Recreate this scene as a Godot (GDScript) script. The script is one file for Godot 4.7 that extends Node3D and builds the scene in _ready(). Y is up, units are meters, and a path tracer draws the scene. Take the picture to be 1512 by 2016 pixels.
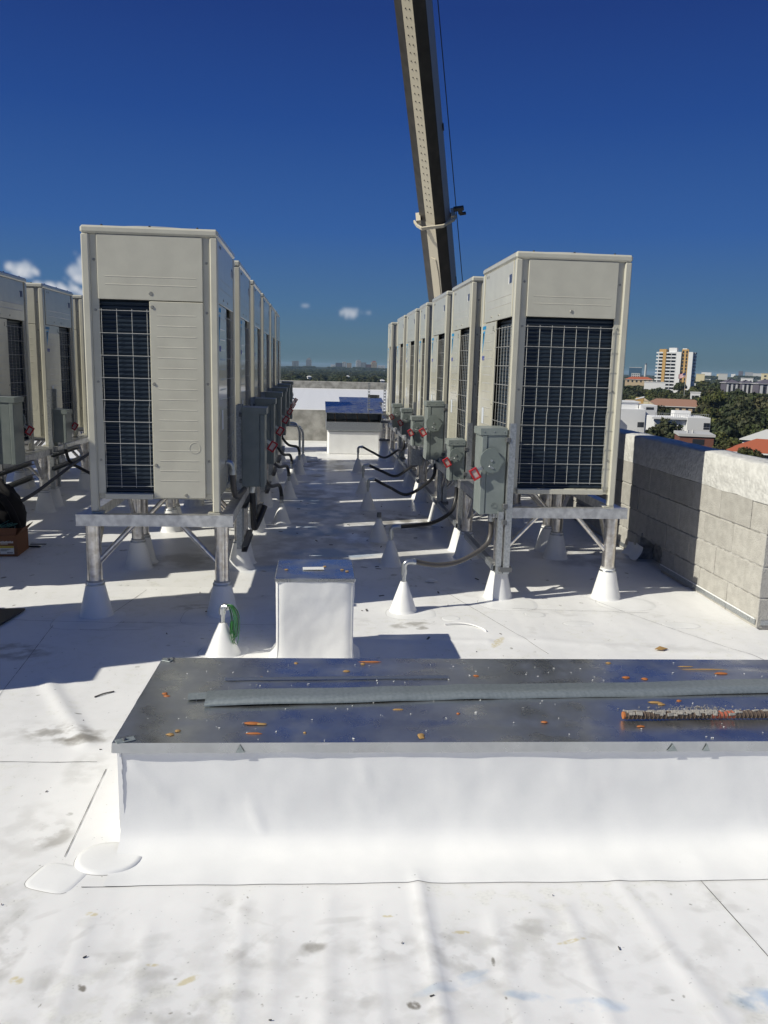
extends Node3D
# A white membrane roof with rows of beige outdoor units on aluminium stands, a block parapet, a crane boom and a far city.
# Roof deck is y = 0; rows of units run along -z; units are metres.

var M := {}
var used := {}
var rng := RandomNumberGenerator.new()
const ORD := ["first", "second", "third", "fourth", "fifth", "sixth", "seventh"]
const GROUND := -20.0

# ---------------------------------------------------------------- small helpers
func lin(r: float, g: float, b: float) -> Color:
	return Color(r, g, b).linear_to_srgb()

func mat(key: String, c: Color, rough: float, metal := 0.0) -> StandardMaterial3D:
	var m := StandardMaterial3D.new()
	m.albedo_color = c
	m.roughness = rough
	m.metallic = metal
	M[key] = m
	return m

func noise(freq: float, sd: int, oct := 4, kind := FastNoiseLite.TYPE_SIMPLEX_SMOOTH) -> FastNoiseLite:
	var n := FastNoiseLite.new()
	n.noise_type = kind
	n.frequency = freq
	n.seed = sd
	n.fractal_octaves = oct
	return n

# a seamless image whose tone wanders between two linear colours
func tone_tex(a: Color, b: Color, freq: float, sd: int, size := 256, oct := 5, speck := 0.0, speck_col := Color(0.02, 0.02, 0.02)) -> ImageTexture:
	var im: Image = noise(freq, sd, oct).get_seamless_image(size, size)
	im.convert(Image.FORMAT_L8)
	var fine: Image = noise(0.35, sd + 7, 2).get_seamless_image(size, size)
	fine.convert(Image.FORMAT_L8)
	var d := im.get_data()
	var f := fine.get_data()
	var o := PackedByteArray()
	o.resize(size * size * 3)
	for i in size * size:
		var t := clampf((d[i] / 255.0 - 0.5) * 1.5 + 0.5 + (f[i] / 255.0 - 0.5) * 0.35, 0.0, 1.0)
		var c := a.lerp(b, t)
		if speck > 0.0 and f[i] / 255.0 > 1.0 - speck:
			c = c.lerp(speck_col, 0.6)
		c = c.linear_to_srgb()
		o[i * 3] = int(c.r * 255.0)
		o[i * 3 + 1] = int(c.g * 255.0)
		o[i * 3 + 2] = int(c.b * 255.0)
	return ImageTexture.create_from_image(Image.create_from_data(size, size, false, Image.FORMAT_RGB8, o))

func grey_tex(lo: float, hi: float, freq: float, sd: int, size := 256, oct := 4) -> ImageTexture:
	var im: Image = noise(freq, sd, oct).get_seamless_image(size, size)
	im.convert(Image.FORMAT_L8)
	var d := im.get_data()
	for i in d.size():
		d[i] = int(clampf(lo + (hi - lo) * d[i] / 255.0, 0.0, 1.0) * 255.0)
	return ImageTexture.create_from_image(Image.create_from_data(size, size, false, Image.FORMAT_L8, d))

func bump_tex(freq: float, sd: int, strength: float, size := 256, oct := 4) -> ImageTexture:
	var im: Image = noise(freq, sd, oct).get_seamless_image(size, size)
	im.convert(Image.FORMAT_RGBA8)
	im.bump_map_to_normal_map(strength)
	return ImageTexture.create_from_image(im)

func tri_mat(key: String, tex: Texture2D, metres: float, rough: float, metal := 0.0, world := true) -> StandardMaterial3D:
	var m := mat(key, Color.WHITE, rough, metal)
	m.albedo_texture = tex
	m.uv1_triplanar = true
	m.uv1_world_triplanar = world
	m.uv1_scale = Vector3.ONE / metres
	return m

func S() -> SurfaceTool:
	var s := SurfaceTool.new()
	s.begin(Mesh.PRIMITIVE_TRIANGLES)
	s.set_smooth_group(-1)
	return s

func tri(s: SurfaceTool, a: Vector3, b: Vector3, c: Vector3, out: Vector3) -> void:
	if (a - c).cross(a - b).dot(out) < 0.0:
		var t := b
		b = c
		c = t
	s.add_vertex(a)
	s.add_vertex(b)
	s.add_vertex(c)

func quad(s: SurfaceTool, a: Vector3, b: Vector3, c: Vector3, d: Vector3, out: Vector3) -> void:
	tri(s, a, b, c, out)
	tri(s, a, c, d, out)

# box with chamfered edges when ch > 0; turned by the basis
func box(s: SurfaceTool, c: Vector3, size: Vector3, ch := 0.0, bs := Basis.IDENTITY) -> void:
	var h := size * 0.5
	s.set_smooth_group(-1)
	if ch <= 0.0:
		for ax in 3:
			for sg in [-1.0, 1.0]:
				var n := Vector3.ZERO
				n[ax] = sg
				var u := Vector3.ZERO
				u[(ax + 1) % 3] = h[(ax + 1) % 3]
				var v := Vector3.ZERO
				v[(ax + 2) % 3] = h[(ax + 2) % 3]
				var o := n * h[ax]
				quad(s, c + bs * (o - u - v), c + bs * (o + u - v), c + bs * (o + u + v), c + bs * (o - u + v), bs * n)
		return
	var k := h - Vector3.ONE * ch
	for ax in 3:
		var a1 := (ax + 1) % 3
		var a2 := (ax + 2) % 3
		for sg in [-1.0, 1.0]:
			var n := Vector3.ZERO
			n[ax] = sg
			var u := Vector3.ZERO
			u[a1] = k[a1]
			var v := Vector3.ZERO
			v[a2] = k[a2]
			var o := n * h[ax]
			quad(s, c + bs * (o - u - v), c + bs * (o + u - v), c + bs * (o + u + v), c + bs * (o - u + v), bs * n)
			for sg2 in [-1.0, 1.0]:
				var p := Vector3.ZERO
				p[ax] = sg * h[ax]
				p[a1] = sg2 * k[a1]
				var q := Vector3.ZERO
				q[ax] = sg * k[ax]
				q[a1] = sg2 * h[a1]
				quad(s, c + bs * (p - v), c + bs * (p + v), c + bs * (q + v), c + bs * (q - v), bs * (p + q))
	for sx in [-1.0, 1.0]:
		for sy in [-1.0, 1.0]:
			for sz in [-1.0, 1.0]:
				var e := Vector3(sx, sy, sz)
				tri(s, c + bs * (e * Vector3(h.x, k.y, k.z)), c + bs * (e * Vector3(k.x, h.y, k.z)), c + bs * (e * Vector3(k.x, k.y, h.z)), bs * e)

func span(s: SurfaceTool, x0: float, x1: float, y0: float, y1: float, z0: float, z1: float, ch := 0.0) -> void:
	box(s, Vector3((x0 + x1) * 0.5, (y0 + y1) * 0.5, (z0 + z1) * 0.5), Vector3(absf(x1 - x0), absf(y1 - y0), absf(z1 - z0)), ch)

func side_of(d: Vector3) -> Vector3:
	var r := d.cross(Vector3.UP)
	if r.length() < 0.001:
		r = Vector3.RIGHT
	return r.normalized()

func cyl(s: SurfaceTool, a: Vector3, b: Vector3, r0: float, r1 := -1.0, seg := 12, caps := true) -> void:
	if r1 < 0.0:
		r1 = r0
	var d := (b - a).normalized()
	var u := side_of(d)
	var v := d.cross(u)
	for i in seg:
		var t0 := TAU * i / seg
		var t1 := TAU * (i + 1) / seg
		var n0 := u * cos(t0) + v * sin(t0)
		var n1 := u * cos(t1) + v * sin(t1)
		s.set_smooth_group(1)
		if r1 > 0.0:
			quad(s, a + n0 * r0, a + n1 * r0, b + n1 * r1, b + n0 * r1, n0 + n1)
		else:
			tri(s, a + n0 * r0, a + n1 * r0, b, n0 + n1)
		s.set_smooth_group(-1)
		if caps:
			tri(s, a, a + n0 * r0, a + n1 * r0, -d)
			if r1 > 0.0:
				tri(s, b, b + n0 * r1, b + n1 * r1, d)

func smooth_path(p: Array, per := 8) -> Array:
	var o := []
	for i in p.size() - 1:
		var p0: Vector3 = p[maxi(i - 1, 0)]
		var p1: Vector3 = p[i]
		var p2: Vector3 = p[i + 1]
		var p3: Vector3 = p[mini(i + 2, p.size() - 1)]
		for k in per:
			o.append(p1.cubic_interpolate(p2, p0, p3, float(k) / per))
	o.append(p[p.size() - 1])
	return o

func tube(s: SurfaceTool, pts: Array, r: float, seg := 8) -> void:
	var rings := []
	var u := Vector3.ZERO
	for i in pts.size():
		var d: Vector3 = (pts[mini(i + 1, pts.size() - 1)] - pts[maxi(i - 1, 0)]).normalized()
		u = side_of(d) if i == 0 else (u - d * u.dot(d)).normalized()
		var v := d.cross(u)
		var ring := []
		for k in seg:
			var t := TAU * k / seg
			ring.append(u * cos(t) + v * sin(t))
		rings.append(ring)
	s.set_smooth_group(1)
	for i in pts.size() - 1:
		for k in seg:
			var k2 := (k + 1) % seg
			var n0: Vector3 = rings[i][k]
			var n1: Vector3 = rings[i][k2]
			var m0: Vector3 = rings[i + 1][k]
			var m1: Vector3 = rings[i + 1][k2]
			quad(s, pts[i] + n0 * r, pts[i] + n1 * r, pts[i + 1] + m1 * r, pts[i + 1] + m0 * r, n0 + n1)
	s.set_smooth_group(-1)
	for e in [0, pts.size() - 1]:
		var out: Vector3 = (pts[0] - pts[1]) if e == 0 else (pts[e] - pts[e - 1])
		for k in seg:
			tri(s, pts[e], pts[e] + rings[e][k] * r, pts[e] + rings[e][(k + 1) % seg] * r, out)

# profile: Vector2(radius, height) from bottom to top
func lathe(s: SurfaceTool, o: Vector3, prof: Array, seg := 20) -> void:
	s.set_smooth_group(2)
	for i in prof.size() - 1:
		var a: Vector2 = prof[i]
		var b: Vector2 = prof[i + 1]
		for k in seg:
			var t0 := TAU * k / seg
			var t1 := TAU * (k + 1) / seg
			var n0 := Vector3(cos(t0), 0, sin(t0))
			var n1 := Vector3(cos(t1), 0, sin(t1))
			var out := (n0 + n1) * (b.y - a.y) + Vector3.UP * 2.0 * (a.x - b.x)
			quad(s, o + n0 * a.x + Vector3.UP * a.y, o + n1 * a.x + Vector3.UP * a.y, o + n1 * b.x + Vector3.UP * b.y, o + n0 * b.x + Vector3.UP * b.y, out)
	s.set_smooth_group(-1)

# flat polygon given in order, extruded along out by depth
func prism(s: SurfaceTool, pts: Array, ext: Vector3) -> void:
	s.set_smooth_group(-1)
	var c := Vector3.ZERO
	for p in pts:
		c += p
	c /= pts.size()
	for i in pts.size():
		var a: Vector3 = pts[i]
		var b: Vector3 = pts[(i + 1) % pts.size()]
		tri(s, c, a, b, -ext)
		tri(s, c + ext, a + ext, b + ext, ext)
		quad(s, a, b, b + ext, a + ext, (a + b) * 0.5 - c)

func sheet(nx: int, nz: int, f: Callable, out: Vector3, uvf = null) -> SurfaceTool:
	var s := SurfaceTool.new()
	s.begin(Mesh.PRIMITIVE_TRIANGLES)
	s.set_smooth_group(0)
	var P := []
	for j in nz + 1:
		var row := PackedVector3Array()
		for i in nx + 1:
			row.append(f.call(float(i) / nx, float(j) / nz))
		P.append(row)
	var flip: bool = ((P[0][0] - P[1][1]) as Vector3).cross(P[0][0] - P[0][1]).dot(out) < 0.0
	for j in nz:
		for i in nx:
			var q := [[i, j], [i + 1, j], [i + 1, j + 1], [i, j], [i + 1, j + 1], [i, j + 1]]
			if flip:
				q = [[i, j], [i + 1, j + 1], [i + 1, j], [i, j], [i, j + 1], [i + 1, j + 1]]
			for k in q:
				var v: Vector3 = P[k[1]][k[0]]
				if uvf != null:
					s.set_uv(uvf.call(v))
				s.add_vertex(v)
	return s

func numbered(n: String) -> String:
	if not used.has(n):
		used[n] = 0
		return n
	used[n] += 1
	return "%s_%03d" % [n, used[n]]

func part(parent: Node, called: String, s: SurfaceTool, m: Material) -> MeshInstance3D:
	s.generate_normals()
	var o := MeshInstance3D.new()
	o.mesh = s.commit()
	o.material_override = m
	o.name = called
	if called in ["screws", "slots", "rivets", "studs"]:
		o.set_meta("kind", "stuff")
	parent.add_child(o, true)
	return o

func tag(o: Node, label: String, category: String, group := "") -> void:
	o.set_meta("label", label)
	o.set_meta("category", category)
	if group != "":
		o.set_meta("group", group)

func thing(called: String, label: String, category: String, at := Vector3.ZERO, turn := 0.0, group := "") -> Node3D:
	var o := Node3D.new()
	o.name = numbered(called)
	add_child(o)
	o.position = at
	o.rotation.y = turn
	tag(o, label, category, group)
	return o

func solid(called: String, s: SurfaceTool, m: Material, label: String, category: String, group := "") -> MeshInstance3D:
	var o := part(self, numbered(called), s, m)
	tag(o, label, category, group)
	return o

func setting(called: String) -> Node3D:
	var o := Node3D.new()
	o.name = called
	add_child(o)
	o.set_meta("kind", "structure")
	return o

func copy(src: Node3D, called: String, label: String, at: Vector3, turn: float) -> Node3D:
	var r: Node3D = src.duplicate()
	r.name = numbered(called)
	add_child(r)
	r.position = at
	r.rotation.y = turn
	r.set_meta("label", label)
	return r

func lettering(parent: Node, called: String, text: String, height: float, m: Material, at: Vector3, turn := 0.0, bold := true) -> void:
	var t := TextMesh.new()
	var f := SystemFont.new()
	f.font_names = PackedStringArray(["Droid Sans"])
	f.font_weight = 700 if bold else 400
	t.font = f
	t.text = text
	t.font_size = 32
	t.pixel_size = height / 23.0
	t.depth = 0.0012
	var o := MeshInstance3D.new()
	o.mesh = t
	o.material_override = m
	o.name = called
	parent.add_child(o, true)
	o.position = at
	o.rotation.y = turn

# ---------------------------------------------------------------- the build
func _ready() -> void:
	rng.seed = 4711
	set_camera_sky_sun()
	make_materials()
	build_roof()
	build_parapet_wall()
	build_far_roof()
	build_units()
	build_electrics()
	build_foreground_curb()
	build_small_things()
	build_crane()
	build_city()
	build_trees()

func set_camera_sky_sun() -> void:
	var cam := Camera3D.new()
	cam.name = "camera"
	add_child(cam)
	var yaw := 0.0864
	var pit := 0.1775
	var rol := 0.0249
	var fw := Vector3(sin(yaw) * cos(pit), -sin(pit), -cos(yaw) * cos(pit))
	var rt := Vector3(cos(yaw), 0, sin(yaw))
	var up := rt.cross(fw)
	var rt2 := rt * cos(rol) + up * sin(rol)
	var up2 := up * cos(rol) - rt * sin(rol)
	cam.transform = Transform3D(Basis(rt2, up2, -fw), Vector3(0, 1.565, 0))
	cam.fov = rad_to_deg(2.0 * atan(1008.0 / 1595.86))
	cam.near = 0.05
	cam.far = 20000.0
	cam.current = true

	var we := WorldEnvironment.new()
	we.name = "environment"
	var e := Environment.new()
	e.tonemap_mode = Environment.TONE_MAPPER_LINEAR
	e.tonemap_exposure = 1.0
	e.background_mode = Environment.BG_SKY
	var sky := Sky.new()
	var pm := PanoramaSkyMaterial.new()
	pm.panorama = sky_image()
	pm.energy_multiplier = 1.0
	sky.sky_material = pm
	e.sky = sky
	e.sdfgi_enabled = true
	e.ssao_enabled = true
	e.ssil_enabled = true
	e.fog_enabled = true
	e.fog_density = 0.00009
	e.fog_light_color = Color(0.62, 0.74, 0.84)
	we.environment = e
	add_child(we)

	var sun := DirectionalLight3D.new()
	sun.name = "sun"
	sun.light_energy = 1.5
	sun.light_color = Color(1.0, 0.982, 0.92)
	sun.light_angular_distance = 0.55
	sun.shadow_enabled = true
	add_child(sun)
	var el := deg_to_rad(38.5)
	var az := deg_to_rad(18.0)
	sun.look_at_from_position(Vector3.ZERO, Vector3(cos(el) * cos(az), -sin(el), -cos(el) * sin(az)), Vector3.UP)

# deep blue clear air, paler towards the horizon all the way round, with a few small cumulus low over the city
func sky_image() -> ImageTexture:
	var w := 2048
	var h := 1024
	var im := Image.create(w, h, false, Image.FORMAT_RGBF)
	var stops := [
		[-90.0, 0.10, 0.11, 0.11], [-1.0, 0.10, 0.13, 0.14], [0.0, 0.102, 0.166, 0.205], [1.6, 0.098, 0.180, 0.252], [4.0, 0.070, 0.162, 0.305], [8.8, 0.037, 0.114, 0.335],
		[15.5, 0.0195, 0.070, 0.272], [21.6, 0.0145, 0.046, 0.208], [40.0, 0.019, 0.054, 0.185], [90.0, 0.019, 0.054, 0.185]]
	for y in h:
		im.fill_rect(Rect2i(0, y, w, 1), air(stops, 90.0 - 180.0 * (y + 0.5) / h))
	# cumulus: [azimuth from -z towards +x, elevation, half width, half height, seed], all in degrees
	var big := noise(0.55, 811, 5)
	var fine := noise(1.9, 813, 4)
	for q in [[-15.4, 5.5, 1.25, 1.25, 1.0], [-18.6, 5.3, 1.15, 0.95, 2.0], [-17.0, 4.1, 2.6, 0.75, 3.0], [-14.0, 4.4, 1.5, 1.3, 7.0], [-20.5, 4.1, 1.6, 0.8, 8.0], [-0.85, 3.95, 0.34, 0.22, 4.0], [2.65, 3.55, 1.15, 0.34, 5.0], [2.2, 3.35, 0.7, 0.18, 6.0]]:
		var x0 := int(((q[0] - q[2] * 1.3) / 360.0 + 0.5) * w)
		var x1 := int(((q[0] + q[2] * 1.3) / 360.0 + 0.5) * w) + 1
		var y0 := int((90.0 - q[1] - q[3] * 1.3) / 180.0 * h)
		var y1 := int((90.0 - q[1] + q[3] * 1.3) / 180.0 * h) + 1
		for y in range(y0, y1 + 1):
			for x in range(x0, x1 + 1):
				var az := ((x + 0.5) / w - 0.5) * 360.0
				var el := 90.0 - (y + 0.5) / h * 180.0
				var u: float = (az - q[0]) / q[2]
				var v: float = (el - q[1]) / q[3]
				var k := 1.0 if q[2] > 0.8 else 2.2
				var n: float = big.get_noise_3d(az * k, el * k, q[4] * 13.0) * 0.75 + fine.get_noise_3d(az * k, el * k, q[4] * 7.0) * 0.45
				var d: float = 1.0 - u * u - v * v * (1.0 if v > 0.0 else 2.2) + n * 1.25
				var a := smoothstep(0.3, 0.55, d) * (0.97 if q[2] > 0.8 else 0.8)
				if q[2] < 1.3 and q[4] > 3.5:
					a *= 0.62
				if a <= 0.0:
					continue
				var lit: float = clampf(0.52 + 0.34 * v - 0.18 * u + 1.1 * fine.get_noise_3d(az * k - 0.16, el * k + 0.16, q[4] * 7.0), 0.0, 1.0)
				var c := Color(0.25, 0.33, 0.46).lerp(Color(0.66, 0.68, 0.72), lit)
				var xi := posmod(x + w / 2, w)
				im.set_pixel(xi, y, im.get_pixel(xi, y).lerp(c, a))
	return ImageTexture.create_from_image(im)

func air(stops: Array, up: float) -> Color:
	for i in stops.size() - 1:
		if up <= stops[i + 1][0]:
			var t: float = clampf((up - stops[i][0]) / (stops[i + 1][0] - stops[i][0]), 0.0, 1.0)
			return Color(lerpf(stops[i][1], stops[i + 1][1], t), lerpf(stops[i][2], stops[i + 1][2], t), lerpf(stops[i][3], stops[i + 1][3], t))
	return Color.BLACK

func make_materials() -> void:
	var m: StandardMaterial3D
	m = tri_mat("ivory", tone_tex(Color(0.525, 0.505, 0.42), Color(0.58, 0.56, 0.465), 0.02, 3, 256, 4), 1.1, 0.34, 0.0, false)
	m.clearcoat_enabled = true
	m.clearcoat = 0.6
	m.clearcoat_roughness = 0.08
	m = mat("coil", lin(0.028, 0.042, 0.060), 0.36, 0.3)
	mat("dark", lin(0.012, 0.012, 0.013), 0.6)
	mat("wire", lin(0.46, 0.46, 0.44), 0.4)
	mat("screw", lin(0.35, 0.34, 0.30), 0.4, 0.5)
	mat("logo_blue", lin(0.02, 0.30, 0.62), 0.4)
	mat("logo_violet", lin(0.10, 0.13, 0.42), 0.4)
	mat("logo_black", lin(0.015, 0.018, 0.03), 0.4)
	mat("sticker", lin(0.62, 0.66, 0.72), 0.5)
	mat("sticker_blue", lin(0.05, 0.07, 0.14), 0.5)
	m = tri_mat("aluminium", tone_tex(Color(0.52, 0.52, 0.52), Color(0.74, 0.74, 0.73), 0.03, 5), 0.5, 0.42, 0.85)
	m = tri_mat("pipe_alu", tone_tex(Color(0.50, 0.46, 0.41), Color(0.78, 0.76, 0.74), 0.03, 9), 0.4, 0.28, 0.9)
	m = tri_mat("galv", tone_tex(Color(0.36, 0.38, 0.39), Color(0.52, 0.54, 0.55), 0.05, 11), 0.3, 0.45, 0.8)
	m = tri_mat("grey_box", tone_tex(Color(0.20, 0.23, 0.22), Color(0.235, 0.265, 0.255), 0.02, 13), 0.7, 0.38)
	mat("grey_plate", lin(0.17, 0.20, 0.19), 0.4)
	mat("red", lin(0.42, 0.02, 0.025), 0.35)
	mat("sealant", lin(0.42, 0.41, 0.39), 0.6)
	mat("tag_pale", lin(0.55, 0.42, 0.38), 0.5)
	mat("strut_dark", lin(0.17, 0.175, 0.18), 0.45, 0.6)
	mat("rubber", lin(0.022, 0.022, 0.024), 0.42)
	mat("conduit_grey", lin(0.085, 0.078, 0.072), 0.42)
	mat("zinc", lin(0.52, 0.54, 0.55), 0.28, 0.9)
	m = tri_mat("membrane", tone_tex(Color(0.79, 0.79, 0.78), Color(0.85, 0.85, 0.84), 0.012, 17, 256, 5), 0.9, 0.42)
	m = tri_mat("concrete", tone_tex(Color(0.26, 0.25, 0.235), Color(0.38, 0.37, 0.345), 0.03, 19, 512, 6, 0.2, Color(0.12, 0.115, 0.11)), 1.3, 0.92)
	m.normal_enabled = true
	m.normal_texture = bump_tex(0.09, 21, 5.0, 512)
	m.normal_scale = 0.9
	m = tri_mat("stucco", tone_tex(Color(0.48, 0.475, 0.455), Color(0.64, 0.635, 0.61), 0.035, 23, 512, 6, 0.12, Color(0.4, 0.39, 0.37)), 1.6, 0.9)
	m.normal_enabled = true
	m.normal_texture = bump_tex(0.08, 25, 4.0, 512)
	m.normal_scale = 0.5
	for i in 4:
		var k: float = [1.0, 0.96, 1.04, 0.91][i]
		m = tri_mat("block%d" % i, tone_tex(Color(0.385, 0.37, 0.34) * k, Color(0.465, 0.45, 0.415) * k, 0.03, 31 + i, 256, 6, 0.2, Color(0.2, 0.19, 0.18)), 0.7, 0.93)
		m.normal_enabled = true
		m.normal_texture = bump_tex(0.2, 41 + i, 3.0, 256)
		m.normal_scale = 0.4
	tri_mat("mortar", tone_tex(Color(0.27, 0.26, 0.24), Color(0.52, 0.51, 0.49), 0.03, 51), 0.5, 0.95)
	tri_mat("old_concrete", tone_tex(Color(0.22, 0.215, 0.195), Color(0.40, 0.39, 0.36), 0.02, 53, 512, 6, 0.16, Color(0.10, 0.10, 0.08)), 3.0, 0.95)
	m = tri_mat("cap_steel", steel_image(), 1.9, 0.2, 0.93)
	m.roughness_texture = grey_tex(0.35, 1.1, 0.02, 57, 512, 5)
	m.roughness_texture_channel = BaseMaterial3D.TEXTURE_CHANNEL_RED
	m.roughness = 0.42
	tri_mat("stud_steel", tone_tex(Color(0.27, 0.31, 0.31), Color(0.38, 0.42, 0.42), 0.06, 59), 0.3, 0.5, 0.55)
	mat("orange", lin(0.40, 0.14, 0.04), 0.6)
	mat("ochre", lin(0.36, 0.22, 0.08), 0.7)
	tri_mat("rust", tone_tex(Color(0.07, 0.055, 0.046), Color(0.19, 0.14, 0.11), 0.08, 61), 0.12, 0.8, 0.3)
	tri_mat("cement", tone_tex(Color(0.22, 0.205, 0.185), Color(0.38, 0.36, 0.33), 0.06, 63), 0.1, 0.95)
	mat("rebar_paint", lin(0.48, 0.13, 0.075), 0.7)
	mat("dust_line", lin(0.32, 0.31, 0.30), 0.9)
	mat("dirt_line", lin(0.10, 0.095, 0.09), 0.9)
	mat("cream_paint", lin(0.60, 0.54, 0.42), 0.45)
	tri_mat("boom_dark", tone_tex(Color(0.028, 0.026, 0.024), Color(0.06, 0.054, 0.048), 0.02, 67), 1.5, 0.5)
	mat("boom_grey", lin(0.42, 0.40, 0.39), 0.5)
	mat("cardboard", lin(0.20, 0.085, 0.04), 0.85)
	mat("cloth_black", lin(0.008, 0.007, 0.008), 0.9)
	mat("paper", lin(0.72, 0.72, 0.70), 0.7)
	mat("label_yellow", lin(0.55, 0.42, 0.05), 0.6)
	mat("green_wire", lin(0.025, 0.15, 0.035), 0.45)
	mat("teal_wire", lin(0.06, 0.20, 0.17), 0.5)

# galvanised sheet: cloudy spangle with dull smears and pale scratches
func steel_image() -> ImageTexture:
	var n := 512
	var a: Image = noise(0.012, 71, 5).get_seamless_image(n, n)
	var b: Image = noise(0.11, 73, 2, FastNoiseLite.TYPE_CELLULAR).get_seamless_image(n, n)
	a.convert(Image.FORMAT_L8)
	b.convert(Image.FORMAT_L8)
	var da := a.get_data()
	var db := b.get_data()
	var im := Image.create(n, n, false, Image.FORMAT_RGB8)
	for y in n:
		for x in n:
			var i := y * n + x
			var v := 0.56 + 0.16 * (da[i] / 255.0 - 0.5) + 0.05 * (db[i] / 255.0 - 0.5)
			im.set_pixel(x, y, Color(v * 0.97, v, v * 1.02).linear_to_srgb())
	var r := RandomNumberGenerator.new()
	r.seed = 77
	for k in 90:
		var p := Vector2(r.randf() * n, r.randf() * n)
		var d := Vector2.from_angle(r.randf_range(-0.5, 0.5)) * 1.0
		for j in r.randi_range(4, 34):
			p += d
			im.set_pixel(posmod(int(p.x), n), posmod(int(p.y), n), Color(0.60, 0.60, 0.62).linear_to_srgb())
	return ImageTexture.create_from_image(im)

# ---------------------------------------------------------------- roof deck
const RX0 := -2.6
const RX1 := 2.76
const RZ0 := -0.9
const RZ1 := -5.6
var na := FastNoiseLite.new()
var nb := FastNoiseLite.new()

func ridge(x: float, z: float, a: Vector2, b: Vector2, w: float, h: float) -> float:
	var p := Vector2(x, z)
	var q := Geometry2D.get_closest_point_to_segment(p, a, b)
	var d := p.distance_to(q) / w
	return h * exp(-d * d)

func deck(x: float, z: float) -> float:
	var h := 0.004 + 0.011 * (na.get_noise_2d(x * 1.0, z * 0.75) + 0.75)
	h += 0.0028 * nb.get_noise_2d(x * 1.6, z * 0.45)
	h += ridge(x, z, Vector2(0.325, -2.24), Vector2(0.318, -1.2), 0.02, 0.0075)
	h += ridge(x, z, Vector2(-1.30, -3.88), Vector2(-0.92, -3.18), 0.035, 0.012)
	h += ridge(x, z, Vector2(-0.45, -2.05), Vector2(-0.40, -1.2), 0.02, 0.003)
	h += ridge(x, z, Vector2(0.75, -2.1), Vector2(0.72, -1.4), 0.022, 0.004)
	h += ridge(x, z, Vector2(0.05, -2.15), Vector2(0.03, -1.5), 0.025, 0.003)
	h += ridge(x, z, Vector2(0.2, -4.48), Vector2(1.0, -4.42), 0.03, 0.008)
	h += ridge(x, z, Vector2(1.2, -4.45), Vector2(2.7, -4.1), 0.05, 0.006)
	for q in [[-0.62, -2.1, -0.60, -1.3, 0.016, 0.0028], [-0.2, -2.15, -0.17, -1.3, 0.02, 0.0034], [-0.1, -2.0, -0.09, -1.3, 0.014, 0.002], [0.18, -2.1, 0.17, -1.4, 0.014, 0.0024], [0.52, -2.05, 0.5, -1.4, 0.02, 0.003], [0.95, -2.2, 1.02, -1.5, 0.022, 0.0036]]:
		h += ridge(x, z, Vector2(q[0], q[1]), Vector2(q[2], q[3]), q[4], q[5])
	return maxf(h, 0.004)

# one smear of matter: soft-edged only as its grain breaks up
func smear(d: PackedByteArray, w: int, h: int, o: Vector2, sz: Vector2, at: Vector2, r: Vector2, ang: float, col: Color, k: float, gr: FastNoiseLite, cut := 0.0) -> void:
	var rr := maxf(r.x, r.y)
	var c := col.linear_to_srgb()
	var x0 := clampi(int((at.x - rr - o.x) / sz.x * w), 0, w - 1)
	var x1 := clampi(int((at.x + rr - o.x) / sz.x * w), 0, w - 1)
	var ya := (at.y + rr - o.y) / sz.y * h
	var yb := (at.y - rr - o.y) / sz.y * h
	var y0 := clampi(int(minf(ya, yb)), 0, h - 1)
	var y1 := clampi(int(maxf(ya, yb)), 0, h - 1)
	for y in range(y0, y1 + 1):
		for x in range(x0, x1 + 1):
			var p := Vector2(o.x + sz.x * (x + 0.5) / w, o.y + sz.y * (y + 0.5) / h) - at
			p = p.rotated(-ang)
			var e := 1.0 - (p / r).length()
			if e <= 0.0:
				continue
			var g := gr.get_noise_2d(x, y) * 0.9 + 0.35 - cut
			var t := clampf(minf(e * 2.5, 1.0) * g * 1.8, 0.0, 1.0) * k
			if t <= 0.01:
				continue
			var i := (y * w + x) * 3
			d[i] = int(lerpf(d[i], c.r * 255.0, t))
			d[i + 1] = int(lerpf(d[i + 1], c.g * 255.0, t))
			d[i + 2] = int(lerpf(d[i + 2], c.b * 255.0, t))

func roof_image(w: int, h: int, sd: int, k: float) -> PackedByteArray:
	var a: Image = noise(0.0035, sd, 6).get_image(w, h)
	var b: Image = noise(0.03, sd + 1, 4).get_image(w, h)
	var c: Image = noise(0.16, sd + 2, 2).get_image(w, h)
	for im in [a, b, c]:
		im.convert(Image.FORMAT_L8)
	var da := a.get_data()
	var db := b.get_data()
	var dc := c.get_data()
	var lut := PackedByteArray()
	lut.resize(1024)
	for i in 1024:
		lut[i] = int(Color(i / 1023.0, 0, 0).linear_to_srgb().r * 255.0)
	var o := PackedByteArray()
	o.resize(w * h * 3)
	for i in w * h:
		var pa := da[i] / 255.0
		var pb := db[i] / 255.0
		var pc := dc[i] / 255.0
		var v := 0.85 - k * (0.055 * pa + 0.03 * pb)
		# scuffed patches: fine dark grain where the coarse noise is high
		var m := clampf((pa - 0.5) * 4.0, 0.0, 1.0) * clampf((pb - 0.52) * 5.0, 0.0, 1.0)
		v -= 0.07 * k * m * clampf((pc - 0.42) * 3.0, 0.0, 1.0)
		if pc > 0.86 and pb > 0.6:
			v *= 0.62
		var q := clampi(int(v * 1023.0), 0, 1023)
		var warm := clampi(int((v * (0.985 - 0.03 * m)) * 1023.0), 0, 1023)
		o[i * 3] = lut[q]
		o[i * 3 + 1] = lut[clampi(int(v * 0.995 * 1023.0), 0, 1023)]
		o[i * 3 + 2] = lut[warm]
	return o

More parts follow.
